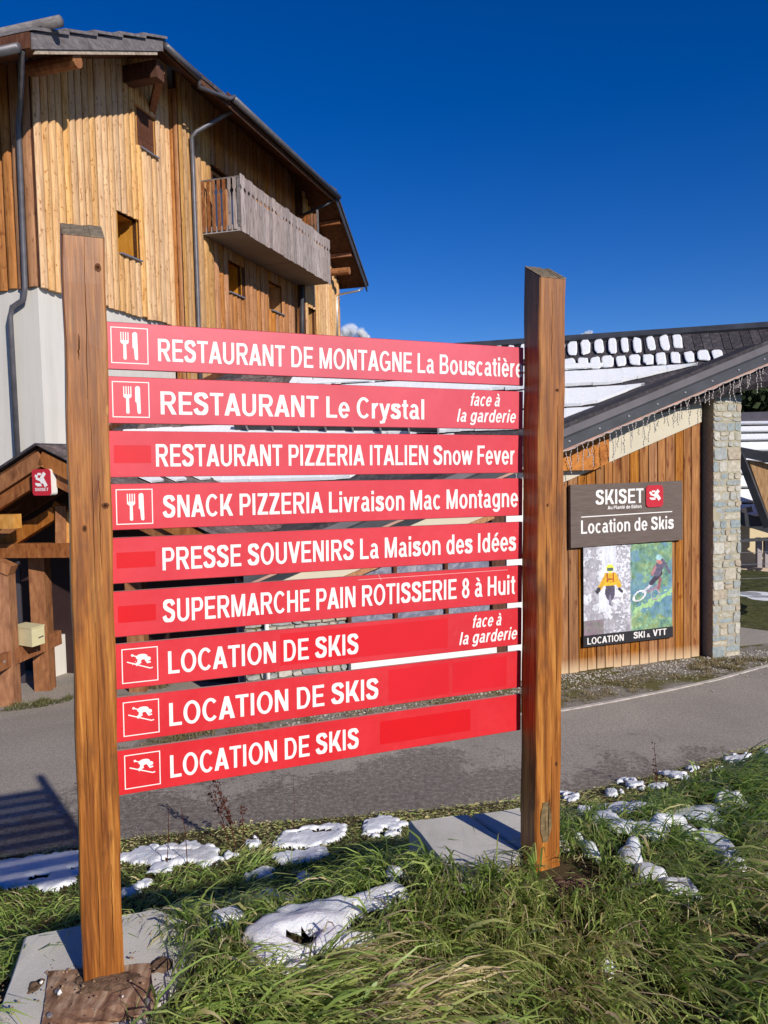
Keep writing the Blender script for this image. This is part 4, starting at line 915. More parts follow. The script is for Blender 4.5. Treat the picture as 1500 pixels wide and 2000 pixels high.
# dark pier, white pier, window wall and stone end
part('pier', MB().obox(SS(-.99, .0, 1.95), dS*.17, nS*.08, A3(0, 0, 1.95)), MAT['white_paint'], shop)
part('pier', MB().obox(SS(-1.3, -.02, 1.9), dS*.13, nS*.06, A3(0, 0, 1.9)), MAT['dark_wood'], shop)
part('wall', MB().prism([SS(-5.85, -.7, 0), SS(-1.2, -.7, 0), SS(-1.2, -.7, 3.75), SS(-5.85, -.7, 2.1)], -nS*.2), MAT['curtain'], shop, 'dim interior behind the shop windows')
part('cream_band', MB().prism([SS(-5.6, -.03, 1.62), SS(-1.2, -.03, 3.10), SS(-1.2, -.03, vb(-1.2)-.02), SS(-5.6, -.03, vb(-5.6)-.02)], nS*.045), MAT['cream'], shop)
part('trim', MB().bar(SS(-5.3, .05, 1.72), SS(-1.4, .05, 3.03), .05, .09), MAT['clad_orange'], shop)
sp = [-4.1, -3.27, -2.32, -1.43]
wf = MB()
wallw = part('window_sill', MB().obox(SS(-2.76, .02, .60), dS*1.36, nS*.09, A3(0, 0, .10)), MAT['white_paint'], shop)
part('wall', MB().obox(SS(-2.76, -.02, .25), dS*1.36, nS*.06, A3(0, 0, .25)), MAT['render_w'], shop)
for a, b in zip(sp[:-1], sp[1:]):
    zt_a = 1.62+.336*(a+5.6)-.02; zt_b = 1.62+.336*(b+5.6)-.02
    wo = part('window', MB().obox(SS(a, .0, (.7+zt_a)/2), dS*.03, nS*.04, A3(0, 0, (zt_a-.7)/2)).obox(SS((a+b)/2, .0, .725), dS*(b-a-.07)/2, nS*.03, A3(0, 0, .024)), MAT['dark_wood'], shop)
    part('pane', MB().prism([SS(a+.03, -.03, .75), SS(b-.03, -.03, .75), SS(b-.03, -.03, zt_b), SS(a+.03, -.03, zt_a)], -nS*.015), MAT['shop_glass'], wo)
# stones: pack helper, each stone its own small mesh
def rubble(parent, s0, s1, z0, ztop, off, seed, name='stone', hmin=.10, hmax=.27):
    r = random.Random(seed); cols = [(.40, .38, .31), (.34, .345, .315), (.31, .33, .32), (.45, .41, .33), (.40, .34, .26), (.48, .46, .40), (.27, .31, .315), (.38, .38, .34)]
    mats = []
    for c in cols: mats.append(plain('stone', c, .9, .15, .22, 14, bump=.01, bsc=40))
    z = z0
    while z < ztop-.04:
        h = r.uniform(hmin, hmax); h = min(h, ztop-z); s = s0
        while s < s1-.01:
            w = r.uniform(.12, .36); w = w if s1-(s+w) > .1 else s1-s
            cells = [(s, z, w, h)]
            if h > .18 and r.random() < .45: q = r.uniform(.4, .6); cells = [(s, z, w, h*q), (s, z+h*q, w, h*(1-q))]
            elif w > .24 and r.random() < .25: q = r.uniform(.35, .65); cells = [(s, z, w*q, h), (s+w*q, z, w*(1-q), h)]
            for (a, b, cw, chh) in cells:
                j = lambda k=.028: r.uniform(-k, k); g_ = .004
                poly = [(a+g_+abs(j()), b+g_+abs(j())), (a+cw/2, b+g_+abs(j(.01))), (a+cw-g_-abs(j()), b+g_+abs(j())), (a+cw-g_-abs(j(.006)), b+chh/2), (a+cw-g_-abs(j()), b+chh-g_-abs(j())), (a+cw/2, b+chh-g_-abs(j(.01))), (a+g_+abs(j()), b+chh-g_-abs(j())), (a+g_+abs(j(.006)), b+chh/2)]
                cx, cy = a+cw/2, b+chh/2; pr = r.uniform(.012, .035); N8 = 8
                vs = [SS(x, off-.05, y) for x, y in poly]+[SS(x, off+pr*.6, y) for x, y in poly]+[SS(cx+(x-cx)*.92, off+pr+r.uniform(-.006, .006), cy+(y-cy)*.92) for x, y in poly]
                fs = [(l*8+i, l*8+(i+1) % 8, (l+1)*8+(i+1) % 8, (l+1)*8+i) for l in range(2) for i in range(8)]+[tuple(range(16, 24))]
                part(name, MB().add(vs, fs), r.choice(mats), parent)
            s += w
        z += h
rubble(shop, 3.33, 4.02, 0.0, 5.22, .17, 6)
part('pillar', MB().obox(SS(3.675, -.22, 2.6), dS*.335, nS*.40, A3(0, 0, 2.6)), plain('mortar', (.36, .32, .23), .95, .1, .2, 20, bump=.01), shop)
part('recess', MB().obox(SS(3.27, -.3, 2.6), dS*.05, nS*.2, A3(0, 0, 2.6)), MAT['dark_wood'], shop)
rubble(shop, -5.85, -4.14, 0.0, 1.66, -.04, 16)
rubble(shop, -5.2, -4.14, 1.66, 1.9, -.04, 17)
part('wall', MB().obox(SS(-5.0, -.16, .95), dS*.85, nS*.10, A3(0, 0, .95)), MAT['gravel'], shop)
part('downpipe', MB().tube([SS(-5.52, .1, 0), SS(-5.52, .1, 1.9)], .035, 8), MAT['white_paint'], shop, sm=True)
# two small eave logs / far rafters beyond the pillar
# icicle string lights
lt = thing('icicle_lights', 'white icicle string lights draped along the shop verge', 'string lights', SS(0, .66, vb(0)))
r = random.Random(21); wire = []; s = -1.3
drops = MB(); main = MB(); pts = []
while s < 6.0:
    pts.append(SS(s, .665, vb(s)-.015+r.uniform(-.02, .02))); s += .07
main.tube(pts, .0085, 4); part('wire', main, MAT['lights'], lt)
s = -1.25
while s < 5.9:
    L = r.choice([.12, .18, .26, .34, .42, .2]); big = (-.1 < s < .9)
    if big: L *= 1.35
    p = [SS(s, .665, vb(s)-.02)]; x = s; o = .665; z = vb(s)-.02
    k = max(3, int(L/.05))
    for i in range(k):
        x += r.uniform(-.022, .022); o += r.uniform(-.01, .01); z -= L/k; p.append(SS(x, o, z))
    d = MB().tube(p, .0045, 4, cap=False)
    for q in p[1:]: d.obox(q, A3(.007, 0, 0), A3(0, .007, 0), A3(0, 0, .009))
    if r.random() < .3:
        q = p[len(p)//2]; d.tube([q, q+A3(r.uniform(-.1, .1), 0, -.06)], .005, 4)
    part('light_strand', d, MAT['lights'], lt, recalc=False); s += r.uniform(.07, .17)
# shop sign board
sg = thing('shop_sign', 'taupe shop sign with white lettering and a small red emblem above the poster', 'sign', SS(1.42, .03, 2.4))
q4 = [(.17, 2.37), (2.69, 2.39), (2.68, 3.54), (.17, 3.53)]
part('panel', MB().prism([SS(s, .02, z) for s, z in q4], nS*.06), MAT['brown_sign'], sg)
to3s = lambda x, y, z: SS(x, .082+z, y)
def spx(px, py): return Spx(px, py, .083)
a, b = spx(1163, 986), spx(1257, 959); lm = MB()
lettering(sg, "SKISET", to3s, a[0], spx(1257, 970)[0], a[1]+.0, .275)
a = spx(1187, 995); lettering(sg, "Au Planté de Bâton", to3s, a[0], spx(1253, 991)[0], a[1]-.0, .065)
a = spx(1135, 1045); lettering(sg, "Location de Skis", to3s, a[0], spx(1316, 1032)[0], a[1]+.02, .25)
a, b = spx(1135, 1010), spx(1313, 999); poly_flat(lm, thick((a[0], a[1]), (b[0], b[1]), .018), to3s)
part('rule', lm, MAT['letter'], sg, recalc=False)
def rrect(x0, x1, y0, y1, r_, n=5):
    out = []
    for cx, cy, a0 in ((x1-r_, y1-r_, 0), (x0+r_, y1-r_, 90), (x0+r_, y0+r_, 180), (x1-r_, y0+r_, 270)):
        for i in range(n+1): a = math.radians(a0+90*i/n); out.append((cx+r_*math.cos(a), cy+r_*math.sin(a)))
    return out
a, b = spx(1261, 991), spx(1294, 947)
part('emblem', MB().prism([to3s(x, y, .001) for x, y in rrect(a[0], b[0], a[1], b[1], .07)], nS*.02), MAT['sk_red'], sg)
def sk_mark(mb, to3, x0, x1, y0, y1, z):
    w, h = x1-x0, y1-y0; P = lambda x, y: (x0+x*w, y0+y*h)
    polys = [thick(P(.52, .91), P(.24, .91), .17*h), thick(P(.17, .86), P(.12, .66), .21*w), thick(P(.12, .62), P(.48, .46), .2*h), thick(P(.42, .52), P(.62, .24), .18*w), thick(P(.50, .56), P(.80, 1.0), .22*w, .24*w), thick(P(.60, .62), P(.88, .0), .22*w, .25*w), [P(.04, .27), P(.46, .22), P(.56, .02), P(.22, .0), P(.08, .1)]]
    for i, p in enumerate(polys): poly_flat(mb, p, to3, z+.0004*i)
em = MB(); sk_mark(em, to3s, a[0]+.06, b[0]-.05, a[1]+.14, b[1]-.1, .023); part('emblem_mark', em, MAT['letter'], sg, recalc=False)
# poster
ps = thing('poster', 'poster of a yellow-jacketed skier and a mountain biker on the board wall', 'poster', SS(1.46, .0, .5))
sa, sb_, z0p, z1p = .455, 2.465, .50, 2.36
NXp, NYp = 120, 108; zs0 = .70
u = (np.arange(NXp)+.5)/NXp; v = (np.arange(NYp)+.5)/NYp; U, V = np.meshgrid(u, v)          # V up
n1 = fbm(U*16, V*16, 4); n2 = fbm(U*48+9, V*48, 2); n3 = fbm(U*7+3, V*7+7, 4); n4 = fbm(U*55, V*22+9, 2)
left = np.stack([.66+.0*U, .68+.0*U, .74+.0*U], -1)*(.85+.3*n1[..., None])
rock = ((U < .12+.1*n3) & (n1 > .42)) | ((U > .36) & (n2 > .50) & (U < .53)) | ((V < .2+.1*(n3-.5)+.25*(.25-abs(U-.2))) & (n1 > .40)) | ((V > .72) & (n2 > .52) & (abs(U-.28) > .08)) | ((V < .42) & (U > .3) & (n2 > .55))
left = np.where(rock[..., None], np.stack([.24+.22*n2, .23+.22*n2, .27+.22*n2], -1)*(.6+.8*n1[..., None]), left)
left = np.where(((V < .17) & (U < .22))[..., None], np.stack([.17+.1*n2, .13+.12*n1, .15+.1*n2], -1), left)
greenc = np.stack([.05+.34*n1**2+.08*n2, .13+.36*n1*(.5+n2), .09+.22*n2], -1)
blue = np.stack([.08+.12*n1, .20+.15*n1, .24+.18*n2], -1)
right = np.where((n3+.25*(U-.7)-.35*(abs(V-.45)) > .47)[..., None], blue, greenc)
fern = abs(V-(.22+.45*(U-.55)))+.10*(n2-.5) < .035; right = np.where((fern & (U > .55))[..., None], np.stack([.30+.1*n1, .52+.1*n1, .22+.1*n1], -1), right)
img = np.where((U < .52+.02*(n2-.5))[..., None], left, right)
img = img*(.72+.55*n4[..., None])
def paint(mask, c, var=.75):
    c = np.array(c)*.92
    global img
    img = np.where(mask[..., None], np.array(c)*(1-var/2+var*n2[..., None]), img)
def seg(x0, y0, x1, y1, w):
    dx, dy = x1-x0, y1-y0; t = np.clip(((U-x0)*dx+(V-y0)*dy)/(dx*dx+dy*dy), 0, 1); return np.hypot(U-x0-t*dx, (V-y0-t*dy)*.92) < w
X0_, Y0_ = .29, .60
paint(((U-X0_)/.055)**2+((V-.48)/.11)**2 < 1, (.10, .085, .13)); paint(seg(.29, .42, .29, .33, .012), (.2, .19, .26))
paint(seg(X0_-.04, .66, X0_-.11, .53, .026), (.72, .42, .04)); paint(seg(X0_+.05, .66, X0_+.1, .54, .026), (.72, .42, .04))
paint((abs(U-X0_) < .062) & (abs(V-.62) < .075), (.78, .46, .03)); paint((abs(abs(U-X0_)-.035) < .009) & (abs(V-.64) < .055), (.45, .12, .03)); paint((abs(U-X0_) < .04) & (abs(V-.62) < .008), (.45, .12, .03))
paint(seg(.165, .515, .15, .49, .022), (.05, .05, .06)); paint(seg(.39, .50, .42, .47, .016), (.05, .05, .06))
paint(np.hypot(U-X0_, (V-.745)*.9) < .042, (.78, .82, .08)); paint((abs(U-X0_) < .035) & (abs(V-.728) < .018), (.08, .12, .12))
ring_ = np.hypot((U-.62)*np.cos(.6)+(V-.40)*np.sin(.6), (-(U-.62)*np.sin(.6)+(V-.40)*np.cos(.6))*1.6); paint(abs(ring_-.075) < .012, (.78, .76, .80))
ring2 = np.hypot((U-.80)*1.3, V-.40); paint(abs(ring2-.06) < .008, (.40, .36, .42))
paint(seg(.66, .44, .76, .52, .014), (.62, .60, .66)); paint(seg(.72, .44, .84, .50, .012), (.30, .22, .28)); paint(seg(.76, .54, .86, .64, .028), (.06, .05, .08)); paint(seg(.86, .58, .84, .46, .016), (.32, .12, .14))
paint(seg(.82, .66, .87, .76, .05), (.13, .12, .18)); paint(seg(.80, .72, .77, .64, .018), (.4, .2, .22)); paint(seg(.91, .76, .97, .64, .015), (.14, .14, .2)); paint(np.hypot(U-.845, V-.83) < .036, (.36, .60, .62)); paint(seg(.835, .78, .86, .77, .02), (.55, .22, .2))
img = np.clip(img, 0, 1)
me = bpy.data.meshes.new('print'); gx = np.linspace(sa, sb_, NXp+1); gz = np.linspace(zs0, z1p, NYp+1); op = orgof(ps)
vs = [tuple(SS(x, .052, z+(.0 if True else 0))-op) for z in gz for x in gx]
me.from_pydata(vs, [], [(j*(NXp+1)+i, j*(NXp+1)+i+1, (j+1)*(NXp+1)+i+1, (j+1)*(NXp+1)+i) for j in range(NYp) for i in range(NXp)])
ca = me.color_attributes.new('print', 'FLOAT_COLOR', 'CORNER'); arr = np.repeat(np.concatenate([img.reshape(-1, 3), np.ones((NXp*NYp, 1))], 1), 4, 0); ca.data.foreach_set('color', arr.ravel())
m = NM('printed_vinyl', .5, .35); at_ = m.n('ShaderNodeVertexColor'); at_.layer_name = 'print'; m.col(at_.outputs[0]); me.materials.append(m.m)
o = bpy.data.objects.new('print', me); COL.objects.link(o); o.parent = ps
part('backing', MB().obox(SS((sa+sb_)/2, .03, (z0p+z1p)/2), dS*(sb_-sa)/2, nS*.018, A3(0, 0, (z1p-z0p)/2)), MAT['black'], ps)
part('caption_strip', MB().obox(SS((sa+sb_)/2, .052, (.485+zs0)/2), dS*(sb_-sa+.03)/2, nS*.006, A3(0, 0, (zs0-.485)/2)), MAT['black'], ps)
lm = MB(); to3p = lambda x, y, z: SS(x, .059+z, y)
for tx, xa, xb, yb, hc in (("LOCATION", .07, .88, .53, .125), ("SKI", 1.10, 1.36, .545, .125), ("&", 1.41, 1.49, .545, .07), ("VTT", 1.55, 1.87, .55, .125)):
    l2 = MB(); text_mesh(l2, tx, to3p, sa+xa, sa+xb, yb, hc); part('lettering', l2, MAT['letter'], ps, recalc=False)

# ------------------------------------------------------------------ porch with the red box sign
GO = at(82, 880, 13.2)
def GP(px, py, o=0): return onplane(px, py, GO+nB*o, nB)
porch = thing('porch', 'open timber porch with a shingled gable roof at the left edge', 'building', onz(60, 1360, 0))
R0 = GP(82, 878); 
Lr, Rr = GP(-160, 1036), GP(440, 1060)
backv = dA*3.4
# roof planes (slabs) with shingles on top
for nm, E in (('left', Lr), ('right', Rr)):
    part('roof', MB().prism([R0, E, E+backv, R0+backv], A3(0, 0, .06)), MAT['soffit'], porch)
opo = orgof(porch)
dR = Rr-R0; LR = np.linalg.norm(dR); dRn = dR/LR; nR = np.cross(dA, dRn); nR = -nR if nR[2] < 0 else nR
nrow = 8; rs = random.Random(31)
for k in range(nrow):
    s = -.12
    while s < 3.4:
        w = rs.uniform(.14, .24); base_ = R0+dRn*(LR*k/nrow-.03)+dA*(s+w/2)+nR*.06
        inst('shingle', TM['brown_shingle'], porch, frame4(base_-opo, dA*w*.95, dRn*(LR/nrow+.06), nR*rs.uniform(.02, .045))); s += w
dL = Lr-R0; LL = np.linalg.norm(dL); dLn = dL/LL; nL = np.cross(dLn, dA); nL = -nL if nL[2] < 0 else nL
part('roof_covering', MB().prism([R0+nL*.08-dA*.1, Lr+nL*.08-dA*.1, Lr+nL*.08+backv, R0+nL*.08+backv], nL*.04), MAT['shingle'], porch)
mb = MB(); rj = random.Random(5)
for k in range(1, 4):
    for s in (.9, 1.5, 2.2):
        p = R0+dRn*(LR*(k+.1)/nrow)+dA*(s+rj.uniform(-.2, .2))+nR*.11; mb.prism([p, p+dA*.5, p+dA*.45+dRn*.22, p+dA*.05+dRn*.25], nR*.04)
part('snow', mb, MAT['snow'], porch, kind='stuff')
# bargeboards and inner rafters
def beam(name, p, q, w, h, mat='porch_wood', parent=porch, up=(0, 0, 1)): return part(name, MB().bar(p, q, w, h, up), MAT[mat], parent)
U3 = A3(0, 0, 1)
for E in (Lr, Rr):
    d = (E-R0)/np.linalg.norm(E-R0); beam('bargeboard', R0-U3*.14-dA*.03, E-U3*.14-dA*.03, .06, .24)
    beam('rafter', R0-U3*.40+dA*.07, E-U3*.40+dA*.07, .10, .20, 'red_wood')
    beam('rafter', R0-U3*.34+dA*1.2, E-U3*.34+dA*1.2, .10, .20, 'dark_wood')
Gb = .55  # timber truss plane, set back under the roof
def GB(px, py, o=-Gb): return GP(px, py, o)
beam('tie_beam', GB(-60, 1076), GB(143, 1074), .16, .25, 'red_wood')
beam('brace', GB(-30, 1090, -.6), GB(112, 1000, -.6), .14, .22); beam('brace', GB(-30, 1055, -.7), GB(75, 1020, -.75), .12, .18, 'porch_wood')
beam('king_post', GB(121, 1062, -.55), GB(121, 988, -.55), .13, .18, 'porch_wood', up=(1, 0, 0)); beam('king_post', GB(134, 1062, -.6), GB(134, 1000, -.6), .10, .12, 'yellow_wood', up=(1, 0, 0))
beam('brace', GB(108, 985, -.62), GB(180, 1030, -.62), .12, .14)
beam('beam_end', GB(-30, 1019, -.1), GB(34, 1018, -.1), .2, .24, 'yellow_wood')
def post_v(px0, px1, pyb, ztop, mat='porch_wood', Y=None, nm='post'):
    p = onz((px0+px1)/2, pyb, 0); w = abs(px1-px0)/F*p[1]
    return part(nm, MB().obox(A3(p[0], p[1]+w/2, ztop/2), A3(w/2, 0, 0), A3(0, w/2, 0), U3*ztop/2), MAT[mat], porch), p, w
post_v(-2, 29, 1380, 2.35); beam('brace', onz(14, 1380, 0)+A3(-.3, .1, 2.55), onz(14, 1380, 0)+A3(.17, .1, 2.33), .26, .17)
post_v(67, 98, 1350, 2.6); post_v(252, 285, 1352, 2.5)
pa, pb_ = onz(14, 1380, 0), onz(82, 1350, 0); d = pb_-pa
rl = beam('handrail', pa-d*.6+A3(.02, -.12, .78), pb_+d*.62+A3(.05, -.12, .90), .10, .26, 'red_wood')
for t in (.05, .95):
    p = pa+d*t+A3(.05, -.19, .82); part('bolt_head', MB().tube([p, p+A3(.01, -.03, 0)], .025, 8), MAT['steel'], rl)
# back wall with porch shade put into its dark colour, and recess panels
bw0 = A3(-9, 16.3, 0); part('wall', MB().prism([bw0, A3(-2.45, 14.35, 0), A3(-2.45, 14.35, 2.7), A3(-4.5, 14.96, 3.6), A3(-6.5, 15.55, 3.6), bw0+U3*2.4], A3(.07, .24, 0)), plain('maroon_shade_panel', (.035, .017, .016), .7, .3, .15, 3), porch)
for px in (30, 60): p = onz(px, 1318, 0); part('door_panel', MB().obox(A3(p[0], p[1]-.6, 1.2), A3(.17, 0, 0), A3(0, .02, 0), U3*1.2), plain('slate_panel', (.05, .045, .055), .5, .4, .1, 3), porch)
# low white block behind the posts
p = onz(118, 1322, 0); single('low_wall', MB().prism([onz(92, 1310, 0), onz(99, 1325, 0), onz(134, 1313, 0), onz(128, 1300, 0)], U3*.78), MAT['render_w'], 'short white rendered wall stub behind the porch posts', 'wall', loc=p)
# cream cable box on the rail
mbx = thing('cable_box', 'small cream metal box resting on the porch handrail', 'box', onz(55, 1340, 0)+A3(0, -.5, 1.0))
q = [at(27, 1262, 13.7), at(63, 1264, 13.45), at(88, 1258, 13.75), at(52, 1254, 14.0)]
zb_ = q[1][2]; q = [A3(p[0], p[1], zb_) for p in q]
part('case', MB().prism(q, U3*.31), MAT['box_cream'], mbx); part('lid', MB().prism([p+(p-sum(q)/4)*.04+U3*.311 for p in q], U3*.02), MAT['box_cream'], mbx)
mm = MB().prism([q[1]+(q[2]-q[1])*.5+A3(.006, -.006, .12), q[1]+(q[2]-q[1])*.9+A3(.006, -.006, .13), q[1]+(q[2]-q[1])*.9+A3(.006, -.006, .15), q[1]+(q[2]-q[1])*.5+A3(.006, -.006, .14)], A3(.003, -.003, 0)); part('label_plate', mm, MAT['gutter'], mbx)
# red illuminated-box style sign under the apex
bx = thing('box_sign', 'small red box sign with white emblem hanging under the porch gable', 'sign', GP(83, 965, .1))
bo_ = .12; C1, C2 = GP(64, 968, bo_), GP(97, 916, bo_); ox_ = C1; ex = -dB
wS = float((C2-C1)@ex); hS = C2[2]-C1[2]
to3b = lambda x, y, z: C1+ex*x+U3*y+nB*z
part('casing', MB().prism([to3b(x+.004, y, -.02) for x, y in rrect(0, wS, 0, hS, .05)], -nB*.14), MAT['white_paint'], bx)
part('face', MB().prism([to3b(x, y, -.018) for x, y in rrect(0, wS, 0, hS, .05)], nB*.016), MAT['sk_red'], bx)
em = MB(); sk_mark(em, to3b, .05, wS-.05, .15, hS-.06, .001); text_mesh(em, "SKISET", to3b, .05, wS-.04, .075, .05, lift=.002); part('emblem_mark', em, MAT['letter'], bx, recalc=False)

# ------------------------------------------------------------------ right background
far_b = thing('far_chalet', 'cream building with snowy roof and dark gutters beyond the stone pillar', 'building', at(1480, 1155, 24.))
def FR(px, py, Y): return at(px, py, Y)
part('wall', MB().prism([FR(1425, 1118, 24), FR(1640, 1112, 24), FR(1640, 990, 24), FR(1425, 1000, 24)], A3(.2, 2, 0)), MAT['cream_wall'], far_b)
part('plinth', MB().prism([FR(1425, 1160, 23.6), FR(1640, 1150, 23.6), FR(1640, 1104, 23.6), FR(1425, 1112, 23.6)], A3(.2, 2, 0)), plain('pale_retaining_wall', (.50, .40, .30), .9, .1, .08, 3), far_b)
ys = [823, 833, 848, 864, 885, 905, 929, 956, 985, 1012]
for k in range(len(ys)-1):
    Ya, Yb = 26.5-k*.33, 26.5-(k+1)*.33
    part('roof_course', MB().prism([FR(1425, ys[k], Ya), FR(1640, ys[k]-3, Ya), FR(1640, ys[k+1]-3, Yb), FR(1425, ys[k+1], Yb)], A3(0, .1, -.12)), MAT['shingle'], far_b)
    part('snow', MB().prism([FR(1425, ys[k]+3, Ya-.03), FR(1640, ys[k], Ya-.03), FR(1640, ys[k+1]-6, Yb-.0), FR(1425, ys[k+1]-3, Yb-.0)], A3(0, -.05, .05)), MAT['snow'], far_b, kind='stuff')
part('roof', MB().prism([FR(1425, 806, 27), FR(1640, 800, 27), FR(1640, 821, 26.4), FR(1425, 823, 26.4)], A3(0, .1, -.1)), MAT['metal_flash'], far_b)
part('fascia', MB().bar(FR(1440, 1000, 23.2), FR(1470, 994, 23.0), .12, .16), MAT['metal_flash'], far_b)
part('fascia', MB().bar(FR(1432, 1008, 23.2), FR(1640, 1070, 22.4), .2, .36), MAT['metal_dark'], far_b)
part('verge', MB().bar(FR(1442, 880, 23.0), FR(1500, 1030, 22.4), .12, .2), MAT['metal_dark'], far_b)
part('verge', MB().bar(FR(1442, 882, 23.0), FR(1600, 912, 22.0), .14, .28), MAT['metal_dark'], far_b)
part('gable', MB().prism([FR(1462, 898, 22.9), FR(1600, 925, 22.2), FR(1600, 1010, 22.2), FR(1502, 1010, 22.5)], A3(0, .2, 0)), MAT['clad_tan'], far_b)
part('handrail', MB().bar(FR(1440, 1056, 23.), FR(1640, 1046, 23.), .06, .09), MAT['metal_dark'], far_b)
for px in (1482, 1497): part('post', MB().bar(FR(px, 1050, 23.4), FR(px, 1108, 23.4), .14, .14, (1, 0, 0)), MAT['slab'], far_b)
fc = thing('wire_fence', 'thin wire fence with a grey post in front of the pale retaining wall', 'fence', onz(1443, 1160, .6))
pf = onz(1443, 1158, .6); part('post', MB().tube([pf, pf+U3*1.05], .025, 6), MAT['steel'], fc)
pf2 = pf+A3(4, 1.0, 0); part('post', MB().tube([pf2, pf2+U3*1.05], .025, 6), MAT['steel'], fc)
w = MB()
for h in (.35, .7, 1.0): w.tube([pf+U3*h, (pf+pf2)/2+U3*(h-.04), pf2+U3*h], .006, 4)
part('wire', w, MAT['steel'], fc)
# grassy strip beyond the pillar
mb = MB(); gp = [onz(1425, 1222, 0), onz(1500, 1232, 0), onz(1600, 1240, 0)]; gq = [A3(p[0]*1.28, p[1]*1.28, .62) for p in gp]
mb.add([p+A3(0, 0, .01) for p in gp]+[q for q in gq], [(0, 1, 4, 3), (1, 2, 5, 4)]); single('lawn', mb, plain('lawn_green', (.075, .078, .032), .95, .1, .4, 6, bump=.05, bsc=20), kind='structure')
sm_ = MB()
for (px, py, a, b) in ((1478, 1165, .5, .25), (1495, 1172, .4, .2), (1462, 1163, .3, .15)):
    p = onz(px, py, .55); sm_.add([p+A3(a*math.cos(t), b*math.sin(t)*2, .05+.0*t) for t in np.linspace(0, 6.28, 10)[:-1]], [tuple(range(9))])
single('snow_remnants', sm_, MAT['snow'], kind='stuff')
# red roofed house and trees on the slope
rb2 = thing('red_house', 'red-brown building high behind the trees at the right edge', 'building', at(1490, 760, 60))
part('wall', MB().prism([at(1405, 772, 60), at(1620, 772, 60), at(1620, 722, 60), at(1405, 735, 60)], A3(0, 6, 0)), plain('red_wall', (.22, .045, .03), .8, .2, .2, 1), rb2)
for k in range(5): part('window', MB().obox(at(1450+k*24, 745, 59.9), A3(.3, 0, 0), A3(0, .1, 0), A3(0, 0, .35)), MAT['glass'], rb2)
part('roof', MB().prism([at(1400, 735, 59), at(1640, 720, 59), at(1640, 700, 62), at(1400, 715, 62)], A3(0, 0, .3)), MAT['dark_wood'], rb2)
hp = [(60, 60, -5), (300, 60, -5), (300, 300, 60), (30, 300, 60)]
mb = MB(); HN = 24
gxh, gyh = np.meshgrid(np.linspace(0, 1, HN), np.linspace(0, 1, HN)); Xh = 16+gxh*280+gyh*10; Yh = 44+gyh*200; Zh = -1+gyh*25*np.clip(gxh*3+.4, 0, 1)+4.5*np.clip(gyh*6, 0, 1)+(fbm(gxh*6, gyh*6)-.5)*3
mb.v = [tuple(p) for p in np.stack([Xh, Yh, Zh], -1).reshape(-1, 3)]; mb.f = [(j*HN+i, j*HN+i+1, (j+1)*HN+i+1, (j+1)*HN+i) for j in range(HN-1) for i in range(HN-1)]
single('hillside', mb, MAT['meadow'], kind='structure', sm=True, recalc=False)
def tree(px, py, Y, H, Wd, mat, label, seed, conifer=True):
    p = at(px, py, Y); r = np.random.default_rng(seed); t = thing('tree', label, 'tree', p, 'trees on the slope behind the pillar')
    part('trunk', MB().tube([p-U3*1.5, p+U3*H*.5, p+U3*H*.95], [.16, .1, .02], 6), MAT['dark_wood'], t)
    mb = MB(); n = 1500
    h = r.random(n)**.8; rad = (Wd*(1-h)**.8+.1 if conifer else Wd*np.sqrt(np.maximum(.02, 1-(2*h-.9)**2)))*(.35+.65*r.random(n)**.5); th = r.random(n)*6.28
    cx, cy, cz = p[0]+rad*np.cos(th), p[1]+rad*np.sin(th), p[2]+h*H
    for i in range(n):
        s_ = .14+.16*r.random(); a = r.normal(size=3); a /= np.linalg.norm(a); b = np.cross(a, r.normal(size=3)); b /= np.linalg.norm(b)+1e-6; c = A3(cx[i], cy[i], cz[i])
        mb.add([c-a*s_, c+b*s_*.6, c+a*s_, c-b*s_*.6], [(0, 1, 2, 3)])
    part('crown', mb, mat, t, recalc=False)
for i, (px, py, Y, H, Wd, k, lab) in enumerate([(1455, 815, 40, 2.4, 1.5, 'foliage', 'dark green bush-like tree just right of the stone pillar top'), (1498, 812, 41, 2.3, 1.8, 'foliage', 'broad dark tree at the right picture edge under the red house'), (1475, 812, 44, 2.0, 1.2, 'larch', 'olive autumn tree between the two dark trees by the pillar'), (1545, 812, 40, 3.0, 2.0, 'foliage', 'dark tree outside the right picture edge')]):
    tree(px, py, Y, H, Wd, MAT[k], lab, 40+i, False)
# clouds: small cumulus puffs just over the horizon
def cloud(px, py, wpx, hpx, seed, label):
    r = random.Random(seed); Y = 2500.; c = at(px, py, Y); k = Y/F; mb = MB()
    import bmesh
    bm = bmesh.new()
    for i in range(70):
        t = r.uniform(-1, 1); hh = max(.12, 1-abs(t)**1.6)*r.uniform(.1, 1); rad = k*hpx*r.uniform(.13, .30)
        mt = Matrix.Translation((c[0]+t*wpx*k*.5, c[1]+r.uniform(-.3, .3)*wpx*k, c[2]+(hh-.4)*hpx*k*.7)); bmesh.ops.create_icosphere(bm, subdivisions=2, radius=rad, matrix=mt)
    for v_ in bm.verts:
        q = v_.co/(k*6); n = float(fbm(np.array([q.x+q.y*.3+99]), np.array([q.z+99]), 3)[0]); v_.co += v_.normal*k*hpx*.07*(n-.5)*2
    me = bpy.data.meshes.new('cloud'); bm.to_mesh(me); bm.free(); smooth(me)
    for v_ in me.vertices: v_.co -= Vector(c)
    me.materials.append(MAT['cloud']); o = bpy.data.objects.new('cloud', me); COL.objects.link(o); o.location = tuple(c); o['label'] = label; o['category'] = 'cloud'; o['group'] = 'small clouds over the horizon'
m = NM('cloud', 1, 0); m.col((.80, .82, .85)); tp = m.n('ShaderNodeBsdfTransparent'); lw = m.n('ShaderNodeLayerWeight'); lw.inputs[0].default_value = .35
